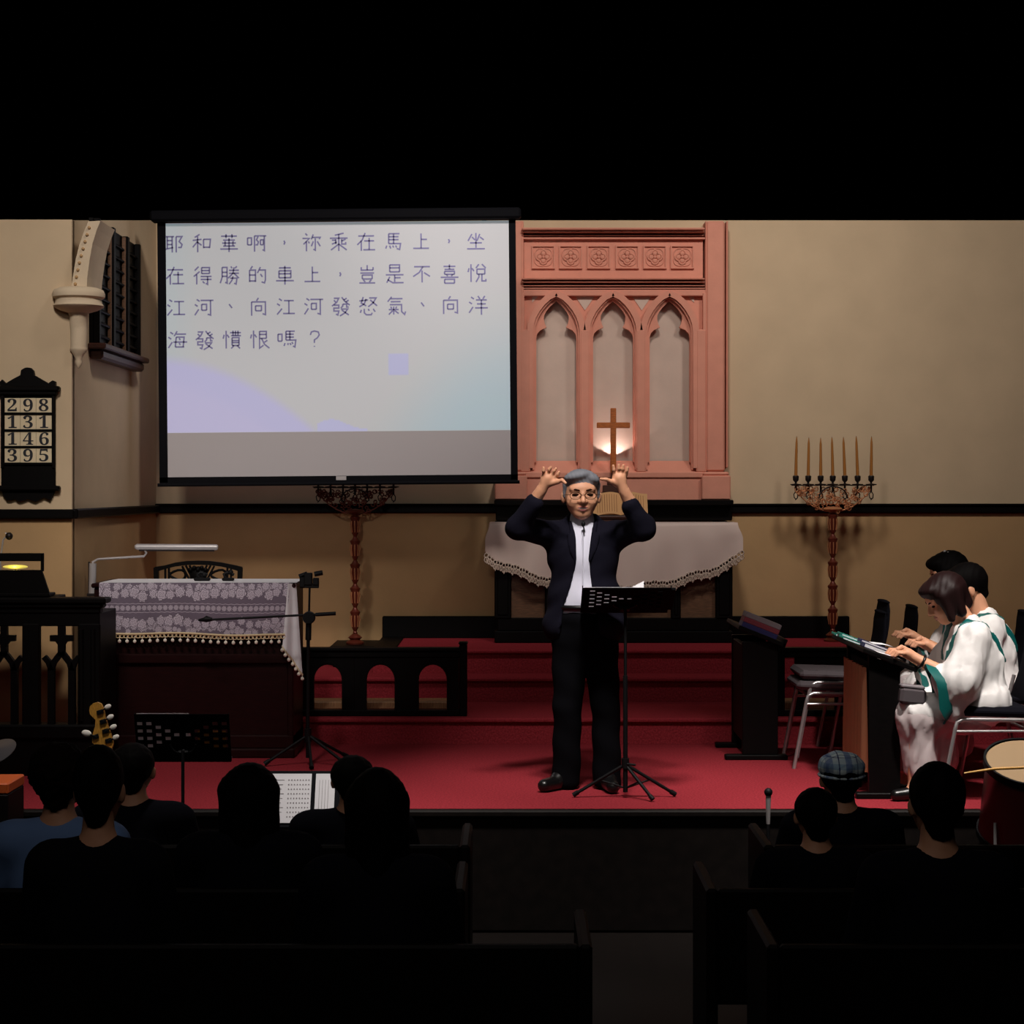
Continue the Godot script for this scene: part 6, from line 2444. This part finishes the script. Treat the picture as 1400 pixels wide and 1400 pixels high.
func congregation() -> void:
	# pews
	for e in [[-2.2, -0.2, "dark pew closest to the stage in front of the piano", 2.4], [1.0, 2.2, "dark pew under the person in the plaid cap", 2.4], [-2.2, -0.2, "dark pew of the person in the light blue shirt", 3.2], [0.7, 2.2, "dark pew directly behind the plaid cap wearer", 3.2], [-2.2, 0.2, "dark pew two rows behind the bass guitar", 4.0], [0.8, 2.2, "dark pew two rows behind the plaid cap wearer", 4.0]]:
		var t := thing("pew", e[2], "pew", Vector3((e[0] + e[1]) * 0.5, -0.6, e[3]), "nave pews")
		var w: float = e[1] - e[0]
		var m := MB.new()
		m.box(Vector3(0, 0.405, 0.0), Vector3(w, 0.03, 0.42), Basis(), 0.008)
		part(t, "seat", m, M.nave_wood)
		m = MB.new()
		m.box(Vector3(0, 0.6, 0.235), Vector3(w, 0.4, 0.03), Basis(Vector3.RIGHT, 0.1), 0.008)
		part(t, "backrest", m, M.nave_wood)
		for s in [-1, 1]:
			m = MB.new()
			m.box(Vector3(s * (w * 0.5 + 0.02), 0.4, 0.02), Vector3(0.04, 0.8, 0.5), Basis(), 0.01)
			part(t, "pew_end", m, M.nave_wood)
	# one seated figure and three heads of hair, shared between the people
	var body := MB.new()
	var limbs := [C(Vector3(0, 0.98, 0), Vector3(0, 1.1, -0.01), 0.06, 0.05, 0.03), C(Vector3(-0.14, 0.93, 0), Vector3(0.14, 0.93, 0), 0.06, 0.06, 0.04), E(Vector3(0, 0.74, 0), Vector3(0.15, 0.26, 0.1), 0.05), E(Vector3(0, 0.52, 0.0), Vector3(0.16, 0.1, 0.12), 0.05)]
	var cloth := [C(Vector3(-0.14, 0.925, 0), Vector3(0.14, 0.925, 0), 0.078, 0.078, 0.05), E(Vector3(0, 0.74, 0), Vector3(0.18, 0.27, 0.125), 0.05), E(Vector3(0, 0.535, 0.0), Vector3(0.185, 0.11, 0.14), 0.05)]
	for s in [-1, 1]:
		limbs.append(C(Vector3(s * 0.19, 0.92, 0), Vector3(s * 0.24, 0.66, -0.08), 0.045, 0.038))
		limbs.append(C(Vector3(s * 0.24, 0.66, -0.08), Vector3(s * 0.12, 0.58, -0.3), 0.036, 0.028))
		limbs.append(C(Vector3(s * 0.09, 0.51, 0), Vector3(s * 0.1, 0.48, -0.42), 0.075, 0.055))
		limbs.append(C(Vector3(s * 0.1, 0.48, -0.42), Vector3(s * 0.1, 0.08, -0.4), 0.05, 0.036))
		limbs.append(C(Vector3(s * 0.1, 0.04, -0.4), Vector3(s * 0.1, 0.035, -0.56), 0.04, 0.034))
		cloth.append(C(Vector3(s * 0.19, 0.92, 0), Vector3(s * 0.24, 0.66, -0.08), 0.066, 0.058, 0.04))
		cloth.append(C(Vector3(s * 0.24, 0.66, -0.08), Vector3(s * 0.14, 0.59, -0.26), 0.054, 0.044))
		cloth.append(C(Vector3(s * 0.09, 0.52, 0), Vector3(s * 0.1, 0.485, -0.42), 0.092, 0.075))
		cloth.append(C(Vector3(s * 0.1, 0.48, -0.42), Vector3(s * 0.1, 0.1, -0.4), 0.07, 0.06))
	blob(body, limbs, 0.016)
	var hx := Transform3D(Basis(Vector3.UP, PI), Vector3(0, 1.14, -0.02))
	blob(body, moved(head_shape(), hx), 0.008)
	var bm := body.mesh(M.skin_face)
	var garment := MB.new()
	blob(garment, cloth, 0.016)
	var gm := garment.mesh(M.black_cloth)
	var styles := []
	for k in 3:
		var m := MB.new()
		var h := [E(Vector3(0, 0.032, -0.02), Vector3(0.088, 0.094, 0.108), 0.02), C(Vector3(0, 0.0, -0.06), Vector3(0, -0.06, -0.05), 0.06, 0.045, 0.03)]
		if k == 1:
			for s in [-1, 1]:
				h.append(C(Vector3(s * 0.06, 0.02, -0.03), Vector3(s * 0.072, -0.16, -0.02), 0.045, 0.035, 0.04))
			h.append(C(Vector3(0, 0.0, -0.06), Vector3(0, -0.2, -0.05), 0.06, 0.06, 0.04))
		if k == 2:
			h.append(E(Vector3(0.0, 0.04, -0.03), Vector3(0.1, 0.1, 0.11), 0.02))
		h.append(cutE(Vector3(0, -0.035, 0.115), Vector3(0.07, 0.095, 0.09), 0.012))
		var fn := FastNoiseLite.new()
		fn.frequency = 22.0 if k == 2 else 9.0
		blob(m, moved(h, hx), 0.008, func(p, d): return d + (0.016 if k == 2 else 0.006) * fn.get_noise_3d(p.x * (1.0 if k == 2 else 5.0), p.y, p.z * 3.0))
		styles.append(m.mesh(M.curly_hair if k == 2 else M.black_hair))
	# px, top of head, hair, scale of width, label, shirt
	var rows := [
		[80, 1019, 2, 1.0, "person with tousled dark curls and light blue shirt in front of the pulpit", M.blue_shirt, 3.2],
		[134, 1017, 0, 0.9, "person with round black head just below the bass headstock", null, 4.0],
		[181, 1015, 0, 0.98, "person with black hair between bass guitar and the music stand", null, 2.4],
		[341, 1042, 1, 1.02, "person with straight black hair left of the open score", null, 3.2],
		[482, 1032, 0, 0.98, "person with smooth black hair just right of the open score", null, 2.4],
		[516, 1048, 1, 0.95, "person with glossy black hair overlapping the head beside the score", null, 4.0],
		[1116, 1076, 0, 0.86, "person with low black head behind the plaid hat wearer", null, 3.2],
		[1151, 1030, 0, 0.95, "person wearing a blue and white plaid cap", null, 2.4],
		[1282, 1040, 0, 0.98, "person with black hair in front of the robed choir", null, 4.0],
	]
	for q in rows:
		var z: float = q[6]
		var top := W(q[0], q[1], z)
		var t := thing("person", q[4], "person", Vector3(top.x, -0.6, z), "congregation in the front pews")
		var tall: float = (top.y + 0.175) / 0.843
		t.position.y = -0.6 + 0.425 * (1.0 - tall)
		shared(t, "body", bm, Vector3.ZERO)
		var g := shared(t, "shirt", gm, Vector3.ZERO)
		if q[5]:
			g.material_override = q[5]
		shared(t, "hair", styles[q[2]], Vector3.ZERO)
		t.scale = Vector3(q[3], tall, q[3])
		if q[4].ends_with("cap"):
			var im := Image.create(64, 64, false, Image.FORMAT_RGB8)
			im.fill(rgb(224, 238, 240))
			im.fill_rect(Rect2i(0, 0, 64, 22), rgb(160, 190, 212))
			for y in 64:
				for x in 22:
					im.set_pixel(x, y, im.get_pixel(x, y).lerp(rgb(60, 84, 150), 0.55))
			im.fill_rect(Rect2i(40, 0, 4, 64), rgb(30, 44, 100))
			im.fill_rect(Rect2i(0, 40, 64, 4), rgb(30, 44, 100))
			var pm := mat("plaid_cloth", Color.WHITE, 0.95)
			grain(pm, ImageTexture.create_from_image(im), Vector3(13, 13, 13), null, 0.0, false)
			var cap := MB.new()
			blob(cap, [E(Vector3(0, 0.062, -0.012), Vector3(0.097, 0.075, 0.118), 0.02), C(Vector3(0, 0.03, 0.1), Vector3(0, 0.022, 0.145), 0.04, 0.03, 0.03), cutE(Vector3(0, -0.075, 0.0), Vector3(0.2, 0.09, 0.2), 0.006)].map(func(p): return moved([p], hx)[0]), 0.008, func(p, d): return d + 0.004 * sin(p.x * 70.0) * sin(p.y * 60.0))
			var cp := part(t, "plaid_cap", cap, pm, "blue and white plaid cloth cap")
			cap = MB.new()
			var band := []
			for k in 28:
				var an := TAU * k / 28.0
				band.append(hx * Vector3(cos(an) * 0.09, 0.022, sin(an) * 0.112 - 0.012))
			cap.tube(band, 0.009, 6, true)
			part(cp, "cap_band", cap, pm)
